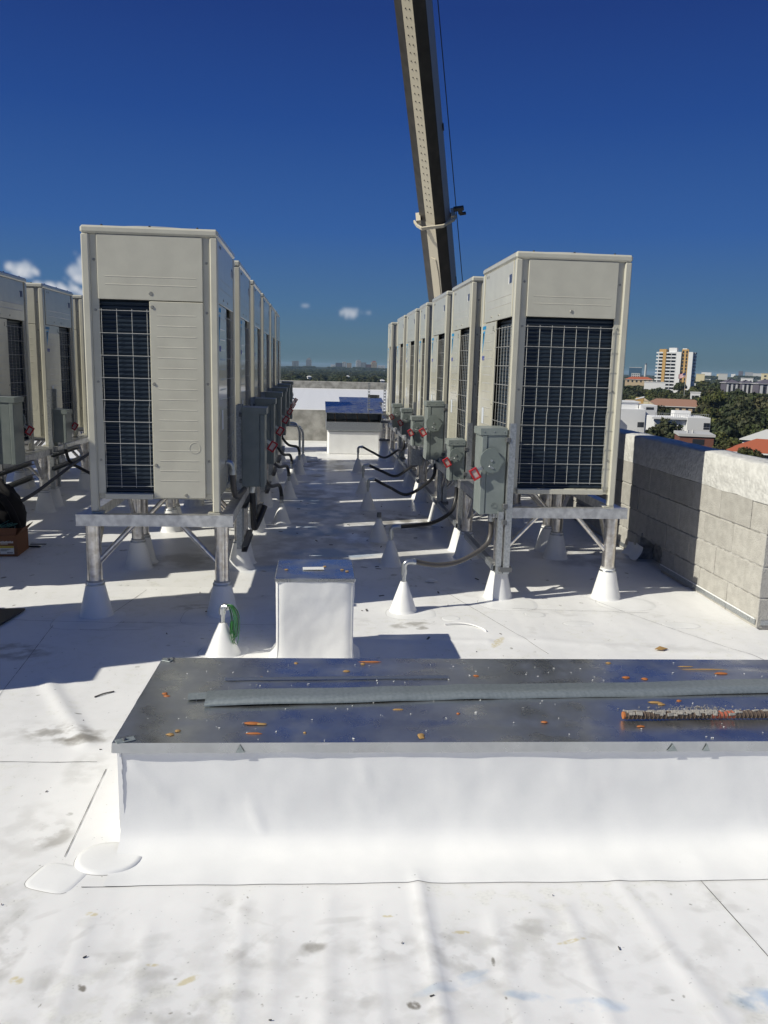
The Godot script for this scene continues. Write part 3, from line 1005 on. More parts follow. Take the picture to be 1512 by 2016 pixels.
func make_unit(w: float) -> Node3D:
	var t := thing("condenser_unit", "", "condenser unit", Vector3.ZERO, 0.0, "rows of outdoor condenser units")
	var hx := w * 0.5
	var hz := UD * 0.5
	var front := Transform3D(Basis.IDENTITY, Vector3(0, 0, hz - 0.006))
	var right := Transform3D(Basis(Vector3.UP, PI * 0.5), Vector3(hx - 0.006, 0, 0))
	var left := Transform3D(Basis(Vector3.UP, -PI * 0.5), Vector3(-hx + 0.006, 0, 0))
	var back := Transform3D(Basis(Vector3.UP, PI), Vector3(0, 0, -hz + 0.006))
	var s: SurfaceTool
	for sx in [-1.0, 1.0]:
		for sz in [-1.0, 1.0]:
			s = S()
			span(s, sx * hx, sx * (hx - 0.045), 0.008, 1.612, sz * hz, sz * (hz - 0.045), 0.007)
			span(s, sx * (hx - 0.002), sx * (hx - 0.075), 0.0, 0.008, sz * (hz - 0.002), sz * (hz - 0.075))
			part(t, "corner_post", s, M.ivory)
	s = S()
	span(s, -hx - 0.003, hx + 0.003, 1.612, UH, -hz - 0.003, hz + 0.003, 0.012)
	part(t, "top_cover", s, M.ivory)
	s = S()
	var nf := 2 if w > 0.8 else 1
	for k in nf:
		var cx := (k - (nf - 1) * 0.5) * w * 0.46
		for q in 5:
			var ring := []
			for a in 25:
				ring.append(Vector3(cx + cos(TAU * a / 24.0) * (0.05 + 0.035 * q), UH + 0.012, sin(TAU * a / 24.0) * (0.07 + 0.055 * q)))
			tube(s, ring, 0.004, 4)
	part(t, "fan_guard", s, M.wire)
	s = S()
	for k in 3:
		for sz in [-1.0, 1.0]:
			cyl(s, Vector3((k - 1) * hx * 0.75, UH - 0.004, sz * (hz - 0.02)), Vector3((k - 1) * hx * 0.75, UH + 0.008, sz * (hz - 0.02)), 0.008, 0.006, 8)
		for sx in [-1.0, 1.0]:
			cyl(s, Vector3(sx * (hx - 0.02), UH - 0.004, (k - 1) * hz * 0.7), Vector3(sx * (hx - 0.02), UH + 0.008, (k - 1) * hz * 0.7), 0.008, 0.006, 8)
	part(t, "screws", s, M.dark)
	# inner body that closes the box behind the coils and below the fans
	s = S()
	span(s, -hx + 0.06, hx - 0.06, 0.1, 1.6, -hz + 0.06, hz - 0.06)
	part(t, "inner_shell", s, M.dark)
	s = S()
	span(s, -hx + 0.03, hx - 0.03, 0.085, 0.122, -hz + 0.012, hz - 0.012, 0.004)
	part(t, "base_pan", s, M.ivory)
	for q in [[front, hx, 0], [right, hz, 1], [left, hz, 2], [back, hx, 3]]:
		var xf: Transform3D = q[0]
		var h: float = q[1]
		var kind: int = q[2]
		var x1 := h - 0.086
		# upper cover with its two ribs and recessed knob; set-back strips at each side
		s = S()
		panel(s, -x1, x1, 1.252, 1.610, [1.38, 1.335] if kind != 0 else [1.40, 1.345], -x1 + 0.04, x1 - 0.035, xf)
		part(t, "upper_panel", s, M.ivory)
		for sg in [-1.0, 1.0]:
			s = S()
			box(s, xf * Vector3(sg * (h - 0.065), 0.866, -0.018), Vector3(0.046, 1.49, 0.01), 0.0, xf.basis)
			part(t, "side_strip", s, M.ivory)
		s = S()
		if kind == 0:
			screw(s, -0.18, 1.285, 0.0, 0.009, xf)
			screw(s, 0.06, 1.285, 0.0, 0.009, xf)
		else:
			screw(s, 0.0, 1.29, -0.001, 0.014, xf)
		for sg in [-1.0, 1.0]:
			for y in [1.47, 1.19, 0.78, 0.32]:
				screw(s, sg * (h - 0.065), y, -0.015, 0.009, xf)
		part(t, "screws", s, M.screw)
		var cx0 := -x1
		var cx1 := x1
		var ribs := []
		for k in 17:
			ribs.append(0.20 + 0.0605 * k)
		if kind == 0:
			cx0 = -0.02
			s = S()
			panel(s, -hx + 0.046, -0.022, 0.125, 1.247, ribs, -hx + 0.12, -0.10, xf)
			part(t, "service_panel", s, M.ivory)
			s = S()
			for y in [0.17, 0.66, 1.18]:
				screw(s, -0.04, y, 0.0, 0.008, xf)
			part(t, "screws", s, M.screw)
		elif kind == 2:
			cx1 = -0.015
			cx0 = -x1
			s = S()
			panel(s, -0.010, x1 + 0.0, 0.095, 1.247, ribs, 0.03, x1 - 0.04, xf)
			part(t, "service_panel", s, M.ivory)
			s = S()
			var ring := []
			for a in 25:
				ring.append(xf * Vector3(x1 - 0.06 + 0.032 * cos(TAU * a / 24.0), 0.40 + 0.032 * sin(TAU * a / 24.0), 0.002))
			tube(s, ring, 0.0018, 5)
			part(t, "knockout_ring", s, M.ivory)
			s = S()
			for y in [1.215, 0.775, 0.295]:
				screw(s, 0.006, y, 0.001, 0.011, xf)
			screw(s, 0.18, 0.115, 0.001, 0.011, xf)
			part(t, "screws", s, M.screw)
		# coil and wire guard
		s = S()
		coil_face(s, cx0 - 0.01, cx1 + 0.02, 0.122, 1.25, Transform3D(xf.basis, xf * Vector3(0, 0, -0.045)))
		part(t, "coil", s, M.coil)
		s = S()
		guard_face(s, cx0, cx1, 0.165, 1.19, maxi(3, int((cx1 - cx0) / 0.078) + 1), 9, Transform3D(xf.basis, xf * Vector3(0, 0, -0.004)))
		part(t, "wire_guard", s, M.wire)
		s = S()
		box(s, xf * Vector3((cx0 + cx1) * 0.5, 0.104, -0.002), Vector3(cx1 - cx0, 0.034, 0.02), 0.003, xf.basis)
		part(t, "bottom_rail", s, M.ivory)
	# marks on the front
	var zf := hz - 0.0035
	var lx := -hx + 0.072
	s = S()
	prism(s, [Vector3(lx, 1.185, zf), Vector3(lx + 0.075, 1.195, zf), Vector3(lx + 0.008, 1.03, zf)], Vector3(0, 0, 0.0012))
	part(t, "logo", s, M.logo_blue)
	s = S()
	prism(s, [Vector3(lx + 0.008, 1.175, zf + 0.0013), Vector3(lx + 0.045, 1.178, zf + 0.0013), Vector3(lx + 0.01, 1.10, zf + 0.0013)], Vector3(0, 0, 0.0012))
	part(t, "logo", s, M.logo_black)
	lettering(t, "lettering", "DAIKIN", 0.026, M.logo_blue, Vector3(lx + 0.045, 1.215, zf + 0.0008))
	lettering(t, "lettering", "VRV", 0.034, M.logo_violet, Vector3(lx + 0.045, 0.99, zf + 0.0008))
	s = S()
	box(s, Vector3(hx - 0.15, 1.50, zf), Vector3(0.07, 0.055, 0.0015))
	part(t, "sticker", s, M.sticker_blue)
	s = S()
	box(s, Vector3(hx - 0.195, 1.49, zf), Vector3(0.02, 0.045, 0.0015))
	part(t, "sticker", s, M.paper)
	s = S()
	box(s, Vector3(-hx + 0.20, 0.56, zf + 0.002), Vector3(0.07, 0.12, 0.0015))
	part(t, "sticker", s, M.sticker)
	s = S()
	for k in 3:
		box(s, Vector3(-0.09, 1.21 - 0.012 * k, zf + 0.002), Vector3(0.012, 0.006, 0.0015))
	for k in 2:
		box(s, Vector3(-hx + 0.15 + 0.05 * k, 1.58, zf), Vector3(0.006, 0.018, 0.003))
	part(t, "slots", s, M.dark)
	return t

func boot(parent: Node, x: float, z: float) -> void:
	var nz := noise(9.0, 71, 2)
	var prof := [Vector2(0.116, 0.0), Vector2(0.103, 0.008), Vector2(0.096, 0.03), Vector2(0.074, 0.125), Vector2(0.055, 0.21), Vector2(0.049, 0.226), Vector2(0.0465, 0.228)]
	var st := sheet(26, 6, func(u: float, v: float) -> Vector3:
		var p: Vector2 = prof[int(round(v * 6))]
		var a := TAU * u
		var c := Vector3(cos(a), 0, sin(a))
		return Vector3(x, p.y, z) + c * (p.x + 0.0022 * nz.get_noise_3d(cos(a), p.y * 3.0 + x + z, sin(a))), Vector3(1, 0.3, 0))
	part(parent, "flashing_boot", st, M.membrane)
	var s := S()
	lathe(s, Vector3(x, 0.205, z), [Vector2(0.0575, 0.0), Vector2(0.0585, 0.001), Vector2(0.0562, 0.011), Vector2(0.055, 0.011)], 22)
	part(parent, "clamp_band", s, M.zinc)
	s = S()
	lathe(s, Vector3(x, 0.226, z), [Vector2(0.051, 0.0), Vector2(0.0515, 0.003), Vector2(0.0448, 0.009)], 22)
	part(parent, "sealant_bead", s, M.sealant)

func make_stand(len: float, label: String, at: Vector3) -> void:
	# at = middle of the near cross beam, on the roof; the stand runs to -z
	var t := thing("equipment_stand", label, "equipment stand", at, 0.0, "aluminium stands under the units")
	var s: SurfaceTool
	for z in [-0.03, -len + 0.03]:
		s = S()
		span(s, -0.465, 0.465, 0.585, 0.592, z - 0.03, z + 0.03)
		span(s, -0.465, 0.465, 0.648, 0.655, z - 0.03, z + 0.03)
		span(s, -0.463, 0.463, 0.592, 0.648, z + 0.022 * signf(z + len * 0.5), z + 0.029 * signf(z + len * 0.5))
		part(t, "cross_beam", s, M.aluminium)
	for x in [-0.42, 0.42]:
		s = S()
		span(s, x - 0.035, x + 0.035, 0.588, 0.652, -0.062, -len + 0.062, 0.003)
		part(t, "side_beam", s, M.aluminium)
	for x in [-0.385, 0.385]:
		for z in [-0.08, -len + 0.08]:
			s = S()
			cyl(s, Vector3(x, -0.01, z), Vector3(x, 0.587, z), 0.0445, 0.0445, 22)
			var l := part(t, "leg", s, M.pipe_alu)
			boot(l, x, z)
			s = S()
			cyl(s, Vector3(x - signf(x) * 0.03, 0.35, z), Vector3(x - signf(x) * 0.25, 0.59, z), 0.017, 0.017, 12)
			part(t, "brace", s, M.pipe_alu)
	for x in [-0.385, 0.385]:
		s = S()
		cyl(s, Vector3(x, 0.35, -0.11), Vector3(x, 0.59, -0.33), 0.017, 0.017, 12)
		part(t, "brace", s, M.pipe_alu)
		s = S()
		cyl(s, Vector3(x, 0.35, -len + 0.11), Vector3(x, 0.59, -len + 0.33), 0.017, 0.017, 12)
		part(t, "brace", s, M.pipe_alu)

const LEFT_X := -0.9555
const RIGHT_X := 1.6515
const OUTER_X := -3.1625
const LEFT_Z := [4.913, 6.312, 7.725, 9.087, 10.616, 11.96]
const RIGHT_Z := [5.30, 6.80, 8.13, 9.63, 10.66, 12.06, 14.09]
const OUTER_Z := [3.5, 5.45, 7.25, 8.76, 10.2, 11.6]

func build_units() -> void:
	var protos := {}
	for row in 4:
		var zs: Array = [LEFT_Z, RIGHT_Z, OUTER_Z, OUTER_Z][row]
		var x: float = [LEFT_X, RIGHT_X, OUTER_X, OUTER_X - 2.4][row]
		var rw: Array = [[1.0, 1.0, 1.0, 1.2, 1.0, 1.0], [1.05, 1.0, 1.0, 0.62, 1.05, 1.0, 0.62], [1.05, 1.05, 1.05, 1.05, 1.05, 1.05], [1.05, 1.05, 1.05, 1.05, 1.05, 1.05]][row]
		var turn := PI * 0.5 if row % 2 == 0 else -PI * 0.5
		for i in zs.size():
			var w: float = rw[i]
			var at := Vector3(x, 0.656, -zs[i] - w * 0.5)
			var label: String = ["%s beige condenser unit of the row left of the aisle, counted from the camera", "%s beige condenser unit of the row beside the block wall, counted from the camera", "%s beige condenser unit of the shaded row at the picture's left edge", "%s beige condenser unit of the hidden row beyond the shaded left row"][row] % ORD[i]
			if row == 0 and i == 0:
				label = "large beige condenser unit in front with half grille and ribbed side panel"
			elif row == 1 and i == 0:
				label = "large beige condenser unit with full wire grille standing before the block wall"
			if not protos.has(w):
				var u := make_unit(w)
				u.position = at
				u.rotation.y = turn
				u.set_meta("label", label)
				protos[w] = u
			else:
				copy(protos[w], "condenser_unit", label, at, turn)
			var nxt: float = zs[i + 1] if i + 1 < zs.size() else zs[i] + 1.35
			var len := minf(nxt - zs[i] - 0.02, 1.38)
			make_stand(len, ["aluminium stand on white boots under the %s unit left of aisle", "aluminium stand on white boots under the %s unit beside block wall", "aluminium stand on white boots under the %s unit of shaded left row", "aluminium stand on white boots under the %s unit of hidden row"][row] % ORD[i], Vector3(x, 0, -zs[i] + 0.04))

# ---------------------------------------------------------------- disconnect switches, struts, conduits
func make_disconnect(w: float, h: float, d: float) -> Node3D:
	# local: back at z = 0, cover faces +z, handle plate on the +x side, origin at the bottom
	var t := thing("disconnect_switch", "", "disconnect switch", Vector3.ZERO, 0.0, "grey disconnect switches")
	var hw := w * 0.5
	var s := S()
	span(s, -hw, hw, 0.0, h - 0.02, 0.0, d * 0.78, 0.003)
	var body := part(t, "enclosure", s, M.grey_box)
	s = S()
	span(s, -hw - 0.004, hw + 0.004, -0.004, h - 0.05, d * 0.785, d, 0.004)
	part(t, "cover", s, M.grey_box)
	s = S()
	prism(s, [Vector3(-hw - 0.006, h - 0.045, 0.0), Vector3(-hw - 0.006, h, 0.0), Vector3(-hw - 0.006, h - 0.004, d + 0.012), Vector3(-hw - 0.006, h - 0.05, d + 0.012)], Vector3(w + 0.012, 0, 0))
	part(t, "rain_hood", s, M.grey_box)
	s = S()
	for k in 3:
		cyl(s, Vector3(hw + 0.006, h - 0.026, 0.02 + d * 0.4 * k), Vector3(hw + 0.009, h - 0.026, 0.02 + d * 0.4 * k), 0.004, 0.003, 8)
	part(t, "rivets", s, M.zinc)
	# operating plate: half round, half pointed, standing off the side
	var k := minf(1.0, h / 0.5)
	var c := Vector3(hw + 0.012, h * 0.63, d * 0.62)
	var pts := []
	for a in 13:
		var an := PI * 0.42 + PI * 1.16 * a / 12.0
		pts.append(c + Vector3(0, sin(an) * 0.082 * k, -cos(an) * 0.075 * k))
	pts.append(c + Vector3(0, -0.075 * k, -0.045 * k))
	pts.append(c + Vector3(0, 0.0, -0.085 * k))
	s = S()
	prism(s, pts, Vector3(0.016, 0, 0))
	part(t, "handle_plate", s, M.grey_plate)
	s = S()
	box(s, c + Vector3(0.018, -0.045 * k, 0.0), Vector3(0.006, 0.01, 0.035), 0.001, Basis(Vector3.RIGHT, -0.5))
	cyl(s, c + Vector3(0.016, 0.0, 0.0), c + Vector3(0.021, 0.0, 0.0), 0.008)
	part(t, "pointer", s, M.zinc)
	# lever with red grip
	var bs := Basis(Vector3.RIGHT, 0.55)
	var g := c + Vector3(0.012, -0.09 * k, 0.105 * k)
	s = S()
	box(s, g + bs * Vector3(0, 0.012, -0.045), Vector3(0.008, 0.022, 0.05), 0.001, bs)
	var lv := part(t, "lever", s, M.zinc)
	s = S()
	var q := 0.033
	box(s, g + bs * Vector3(0, q, 0.0), Vector3(0.016, 0.012, 0.056), 0.002, bs)
	box(s, g + bs * Vector3(0, -q, 0.0), Vector3(0.016, 0.012, 0.056), 0.002, bs)
	box(s, g + bs * Vector3(0, 0, 0.022), Vector3(0.016, 0.054, 0.012), 0.002, bs)
	box(s, g + bs * Vector3(0, 0, -0.022), Vector3(0.016, 0.054, 0.012), 0.002, bs)
	part(lv, "grip", s, M.red)
	s = S()
	box(s, g + bs * Vector3(0.0, 0, 0), Vector3(0.005, 0.05, 0.03), 0.0, bs)
	part(lv, "grip_tag", s, M.tag_pale)
	s = S()
	for rr in [0.012, 0.02]:
		var ring := []
		for a in 21:
			ring.append(Vector3(hw + 0.001, 0.06 + sin(TAU * a / 20.0) * rr, d * 0.4 + cos(TAU * a / 20.0) * rr))
		tube(s, ring, 0.0015, 5)
	part(body, "knockout", s, M.grey_box)
	s = S()
	cyl(s, Vector3(hw * 0.4, -0.03, d * 0.4), Vector3(hw * 0.4, 0.0, d * 0.4), 0.017, 0.02, 12)
	part(t, "conduit_hub", s, M.zinc)
	return t

func channel(s: SurfaceTool, x: float, z: float, y0: float, y1: float, w := 0.041) -> void:
	# upright strut, open side towards -z
	span(s, x - w * 0.5, x + w * 0.5, y0, y1, z, z - 0.003)
	span(s, x - w * 0.5, x - w * 0.5 + 0.003, y0, y1, z - 0.003, z - w)
	span(s, x + w * 0.5 - 0.003, x + w * 0.5, y0, y1, z - 0.003, z - w)

func rail(s: SurfaceTool, x: float, y: float, z0: float, z1: float) -> void:
	span(s, x - 0.003, x, y, y + 0.041, z0, z1)
	span(s, x, x + 0.035, y, y + 0.003, z0, z1)
	span(s, x, x + 0.035, y + 0.038, y + 0.041, z0, z1)
	var z := minf(z0, z1) + 0.03
	while z < maxf(z0, z1) - 0.02:
		span(s, x - 0.005, x - 0.003, y + 0.014, y + 0.027, z, z + 0.028)
		z += 0.05

func penetration(label: String, x: float, z: float, pipe: float, elbow: int) -> void:
	var t := thing("pipe_penetration", label, "roof pipe", Vector3(x, 0, z), 0.0, "conical pipe flashings in the aisle")
	var s := S()
	lathe(s, Vector3.ZERO, [Vector2(0.11, 0.0), Vector2(0.092, 0.009), Vector2(0.082, 0.03), Vector2(0.052, 0.12), Vector2(0.022, 0.205), Vector2(0.017, 0.208), Vector2(0.016, 0.2)], 24)
	part(t, "flashing_boot", s, M.membrane)
	s = S()
	cyl(s, Vector3(0, 0, 0), Vector3(0, pipe - 0.03, 0), 0.0135, 0.0135, 12)
	cyl(s, Vector3(0, pipe - 0.075, 0), Vector3(0, pipe - 0.04, 0), 0.019, 0.019, 8)
	part(t, "pipe", s, M.zinc)
	if elbow != 0:
		s = S()
		var e := float(elbow)
		tube(s, smooth_path([Vector3(0, pipe - 0.04, 0), Vector3(0, pipe - 0.015, 0), Vector3(e * 0.012, pipe + 0.005, 0), Vector3(e * 0.035, pipe + 0.012, 0), Vector3(e * 0.06, pipe + 0.012, 0)], 5), 0.0175, 10)
		cyl(s, Vector3(e * 0.05, pipe + 0.012, 0), Vector3(e * 0.075, pipe + 0.012, 0), 0.023, 0.021, 8)
		part(t, "elbow", s, M.zinc)
	else:
		s = S()
		cyl(s, Vector3(0, pipe - 0.035, 0), Vector3(0, pipe + 0.01, 0), 0.021, 0.02, 10)
		part(t, "pipe_cap", s, M.strut_dark)

func conduit(label: String, pts: Array, m: Material, r := 0.0165) -> void:
	var t := thing("flexible_conduit", label, "conduit", Vector3.ZERO, 0.0, "flexible conduits to the disconnects")
	var s := S()
	tube(s, smooth_path(pts, 9), r, 10)
	part(t, "hose", s, m)
	s = S()
	var a: Vector3 = pts[0]
	cyl(s, a + Vector3(0, 0.015, 0), a + Vector3(0, -0.03, 0), r + 0.006, r + 0.005, 8)
	part(t, "end_fitting", s, M.zinc)

func build_electrics() -> void:
	var big := make_disconnect(0.22, 0.575, 0.165)
	var small := make_disconnect(0.19, 0.345, 0.13)
	var used_big := false
	var used_small := false
	# right row
	var rd := [[5.25, 0.612, 1], [6.73, 0.63, 0], [7.93, 0.668, 1], [9.42, 0.66, 0], [10.6, 0.69, 0], [11.85, 0.69, 0]]
	for i in 6:
		var q: Array = rd[i]
		var isbig: bool = q[2] == 1
		var w := 0.22 if isbig else 0.19
		var label := "%s grey disconnect switch with red handle along the sunlit unit row" % ORD[i]
		if i == 0:
			label = "tall grey disconnect switch with red handle nearest the camera, on strut post"
		var at := Vector3(1.255, q[1], -q[0] - w * 0.5)
		var src := big if isbig else small
		if isbig and not used_big:
			used_big = true
			big.position = at
			big.rotation.y = -PI * 0.5
			big.set_meta("label", label)
		elif not isbig and not used_small:
			used_small = true
			small.position = at
			small.rotation.y = -PI * 0.5
			small.set_meta("label", label)
		else:
			copy(src, "disconnect_switch", label, at, -PI * 0.5)
		var lz: float = -RIGHT_Z[i] - 0.04
		var h := 0.57 if isbig else 0.34
		var t := thing("strut_frame", "strut post and rails carrying the %s disconnect switch of sunlit row" % ORD[i], "strut frame", Vector3(1.28, 0, 0), 0.0, "strut frames of the sunlit row")
		var s := S()
		channel(s, 0.005, -q[0] + 0.04, 0.21, 1.22 if isbig else 1.12)
		channel(s, -0.045, -q[0] + 0.025, 0.21, q[1] + 0.02, 0.035)
		part(t, "strut_post", s, M.galv)
		for y in [0.22, 0.575 if isbig else 0.6]:
			s = S()
			rail(s, -0.075, y, -q[0] + 0.0, lz - 1.0)
			part(t, "rail", s, M.strut_dark if y > 0.3 else M.galv)
		for y in [q[1] + 0.06, q[1] + h - 0.07, q[1] - 0.05]:
			s = S()
			box(s, Vector3(-0.022, y, -q[0] + 0.025), Vector3(0.03, 0.03, 0.04), 0.003)
			part(t, "clamp", s, M.strut_dark)
		s = S()
		box(s, Vector3(0.0, 0.24, -q[0] + 0.01), Vector3(0.09, 0.03, 0.07), 0.003)
		part(t, "clamp", s, M.strut_dark)
	# cones and hoses to the right row
	var cones := [[0.575, -5.03, 0.325, 1, "cone flashing with bright elbow in sunlight, nearest before the right row"], [0.605, -6.28, 0.305, 1, "cone flashing with elbow, second before the right row"], [0.58, -7.20, 0.255, 0, "cone flashing with capped pipe and no hose"], [0.58, -8.80, 0.33, 1, "cone flashing with elbow, fourth before the right row"], [0.59, -9.93, 0.35, 1, "cone flashing with elbow, fifth before the right row"], [0.63, -12.0, 0.37, 1, "cone flashing with thin elbow close to the hooded vent"]]
	for q in cones:
		penetration(q[4], q[0], q[1], q[2], q[3])
	var hoses := [[5.25, 0.612, 0, 0.165, 0.22], [6.73, 0.63, 1, 0.13, 0.19], [7.93, 0.668, 3, 0.165, 0.22], [9.42, 0.60, 4, 0.13, 0.19], [11.0, 0.62, 5, 0.13, 0.19]]
	for i in hoses.size():
		var q: Array = hoses[i]
		var c: Array = cones[q[2]]
		var sx: float = 1.255 - q[3] * 0.4
		var sz: float = -q[0] - q[4] * 0.3
		var ex: float = c[0] + 0.07
		var ey: float = c[2] + 0.012
		var zz: float = c[1]
		var pts := [Vector3(sx, q[1] - 0.03, sz), Vector3(sx - 0.005, q[1] - 0.16, sz + 0.02), Vector3(sx - 0.06, lerpf(q[1], ey, 0.85), lerpf(sz, zz, 0.2)), Vector3(lerpf(sx, ex, 0.42), ey - 0.03, lerpf(sz, zz, 0.5)), Vector3(lerpf(sx, ex, 0.72), ey - 0.035, lerpf(sz, zz, 0.8)), Vector3(ex, ey, zz)]
		if i == 1:
			pts[3].y = ey - 0.012
			pts[4].y = ey - 0.008
		if i > 1:
			pts[3].y = ey - 0.10
			pts[4].y = ey - 0.06
		conduit("%s hose from a disconnect down to a cone, %s" % [["grey brown", "black", "black", "black", "thin black"][i], ["nearest the camera", "second along the sunlit row", "third along the sunlit row", "fourth along the sunlit row", "last along the sunlit row"][i]], pts, M.conduit_grey if i == 0 else M.rubber)
	# small junction box on the fourth stand
	var j := thing("junction_box", "small grey junction box hanging under the fourth disconnect", "junction box", Vector3(1.16, 0.46, -9.2))
	var js := S()
	span(js, -0.06, 0.06, 0.0, 0.17, 0.0, -0.12, 0.003)
	part(j, "enclosure", js, M.grey_box)
	js = S()
	span(js, -0.064, 0.064, -0.003, 0.174, 0.002, 0.012, 0.002)
	part(j, "cover", js, M.galv)
	# left row
	var ld := [5.9, 7.22, 8.62, 10.0, 11.35, 12.7]
	for i in 6:
		var z: float = ld[i]
		copy(big, "disconnect_switch", "%s dark grey disconnect switch with red handle on the shaded aisle side" % ORD[i], Vector3(-0.53, 0.68 + 0.01 * i, -z - 0.11), PI * 0.5)
		var t := thing("strut_frame", "strut post and rails carrying the %s shaded aisle disconnect switch" % ORD[i], "strut frame", Vector3(-0.553, 0, 0), 0.0, "strut frames of the shaded row")
		var s := S()
		channel(s, 0.0, -z - 0.02, 0.21, 1.27)
		channel(s, 0.0, -z - 0.16, 0.21, 1.27)
		part(t, "strut_post", s, M.galv)
		for y in [0.22, 0.54]:
			s = S()
			rail(s, 0.03, y, -z + 0.12, -z - 0.5)
			part(t, "rail", s, M.strut_dark)
		for y in [0.72, 1.2]:
			s = S()
			box(s, Vector3(0.018, y, -z - 0.03), Vector3(0.03, 0.03, 0.05), 0.003)
			part(t, "clamp", s, M.strut_dark)
	var lc := [[-0.33, -7.98, 0.28], [-0.31, -9.55, 0.3], [-0.31, -10.68, 0.31], [-0.23, -11.72, 0.32]]
	for i in 4:
		var c: Array = lc[i]
		penetration("cone flashing with straight pipe, %s along the shaded row" % ORD[i], c[0], c[1], c[2], 0)
		var z: float = -[7.22, 8.62, 10.0, 11.35][i] - 0.08
		conduit("black hose arching to the %s cone of the shaded row" % ORD[i], [Vector3(-0.47, 0.66, z), Vector3(-0.465, 0.55, z - 0.05), Vector3(lerpf(-0.46, c[0], 0.35), 0.44, lerpf(z, c[1], 0.4)), Vector3(lerpf(-0.46, c[0], 0.85), 0.40, lerpf(z, c[1], 0.85)), Vector3(c[0], c[2] + 0.0, c[1])], M.rubber, 0.018)
	# hose loop and elbow on the first shaded unit
	conduit("thick black hose looping below the first shaded disconnect", [Vector3(-0.46, 0.66, -5.95), Vector3(-0.455, 0.5, -5.96), Vector3(-0.45, 0.36, -5.99), Vector3(-0.42, 0.40, -6.05), Vector3(-0.38, 0.5, -6.12)], M.rubber, 0.022)
	var el := thing("conduit_elbow", "metal conduit elbow on the front unit's shaded side with hose below", "conduit", Vector3(-0.573, 0.0, -5.28))
	var es := S()
	tube(es, smooth_path([Vector3(0, 0.93, 0), Vector3(0.02, 0.93, 0), Vector3(0.035, 0.915, -0.003), Vector3(0.04, 0.89, -0.005), Vector3(0.04, 0.86, -0.005)], 5), 0.018, 10)
	cyl(es, Vector3(0.04, 0.88, -0.005), Vector3(0.04, 0.85, -0.005), 0.024, 0.024, 8)
	part(el, "fitting", es, M.zinc)
	es = S()
	tube(es, smooth_path([Vector3(0.04, 0.87, -0.005), Vector3(0.042, 0.78, -0.01), Vector3(0.05, 0.71, -0.05), Vector3(0.06, 0.685, -0.2), Vector3(0.07, 0.68, -0.5)], 7), 0.02, 10)
	part(el, "hose", es, M.conduit_grey)
	# outermost row
	var od := [3.42, 5.4, 7.15, 8.7, 10.15]
	for i in 5:
		var z: float = od[i]
		copy(big if i != 3 else small, "disconnect_switch", "%s grey disconnect switch of the outermost shaded row" % ORD[i], Vector3(-2.72, 0.66 if i != 3 else 0.70, -z - 0.11), PI * 0.5)
		var t := thing("strut_frame", "strut post and rails carrying the %s disconnect switch of outermost row" % ORD[i], "strut frame", Vector3(-2.745, 0, 0), 0.0, "strut frames of the outermost row")
		var s := S()
		channel(s, 0.0, -z + 0.02, 0.21, 1.25)
		channel(s, 0.0, -z - 0.16, 0.21, 1.25)
		part(t, "strut_post", s, M.galv)
		for y in [0.42, 0.56]:
			s = S()
			rail(s, 0.03, y, -z + 0.12, -z - 0.85)
			part(t, "rail", s, M.strut_dark)
	conduit("long black hose hanging along the outermost row", [Vector3(-2.62, 0.30, -7.0), Vector3(-2.6, 0.32, -7.6), Vector3(-2.58, 0.40, -8.3), Vector3(-2.55, 0.48, -8.9), Vector3(-2.5, 0.56, -9.6)], M.rubber, 0.017)
	conduit("black hose sagging behind the front unit's stand", [Vector3(-2.62, 0.66, -8.75), Vector3(-2.6, 0.5, -8.8), Vector3(-2.5, 0.4, -8.9), Vector3(-2.3, 0.28, -9.0), Vector3(-2.05, 0.24, -9.0)], M.rubber, 0.017)
	# the open cone with spare wires, before the front unit
	var g := thing("wire_stub", "white cone flashing with a bunch of green wires hanging out", "roof pipe", Vector3(-0.49, 0, -4.25))
	var gs := S()
	lathe(gs, Vector3.ZERO, [Vector2(0.125, 0.0), Vector2(0.098, 0.012), Vector2(0.088, 0.03), Vector2(0.05, 0.12), Vector2(0.02, 0.185), Vector2(0.015, 0.188), Vector2(0.014, 0.18)], 24)
	part(g, "flashing_boot", gs, M.membrane)
	gs = S()
	cyl(gs, Vector3.ZERO, Vector3(0, 0.245, 0), 0.0125, 0.0125, 12)
	tube(gs, smooth_path([Vector3(0, 0.235, 0), Vector3(0.0, 0.26, 0), Vector3(0.012, 0.275, 0), Vector3(0.03, 0.275, 0.01)], 5), 0.019, 10)
	part(g, "pipe", gs, M.zinc)
	var wr := RandomNumberGenerator.new()
	wr.seed = 5
	for k in 14:
		gs = S()
		var a := wr.randf_range(-0.03, 0.025)
		var b := wr.randf_range(-0.02, 0.02)
		var low := wr.randf_range(0.07, 0.14)
		tube(gs, smooth_path([Vector3(0.02, 0.278, 0.008), Vector3(0.045 + a * 0.6, 0.285 + b * 0.4, 0.015 + b), Vector3(0.07 + a, 0.22, 0.02 + b), Vector3(0.062 + a * 0.8, low, 0.02 + b), Vector3(0.05 + a * 0.4, low + 0.03, 0.025 + b), Vector3(0.052 + a * 0.3, 0.2, 0.02 + b)], 5), 0.0017, 5)
		part(g, "wire", gs, M.green_wire if k % 3 != 2 else M.rubber)

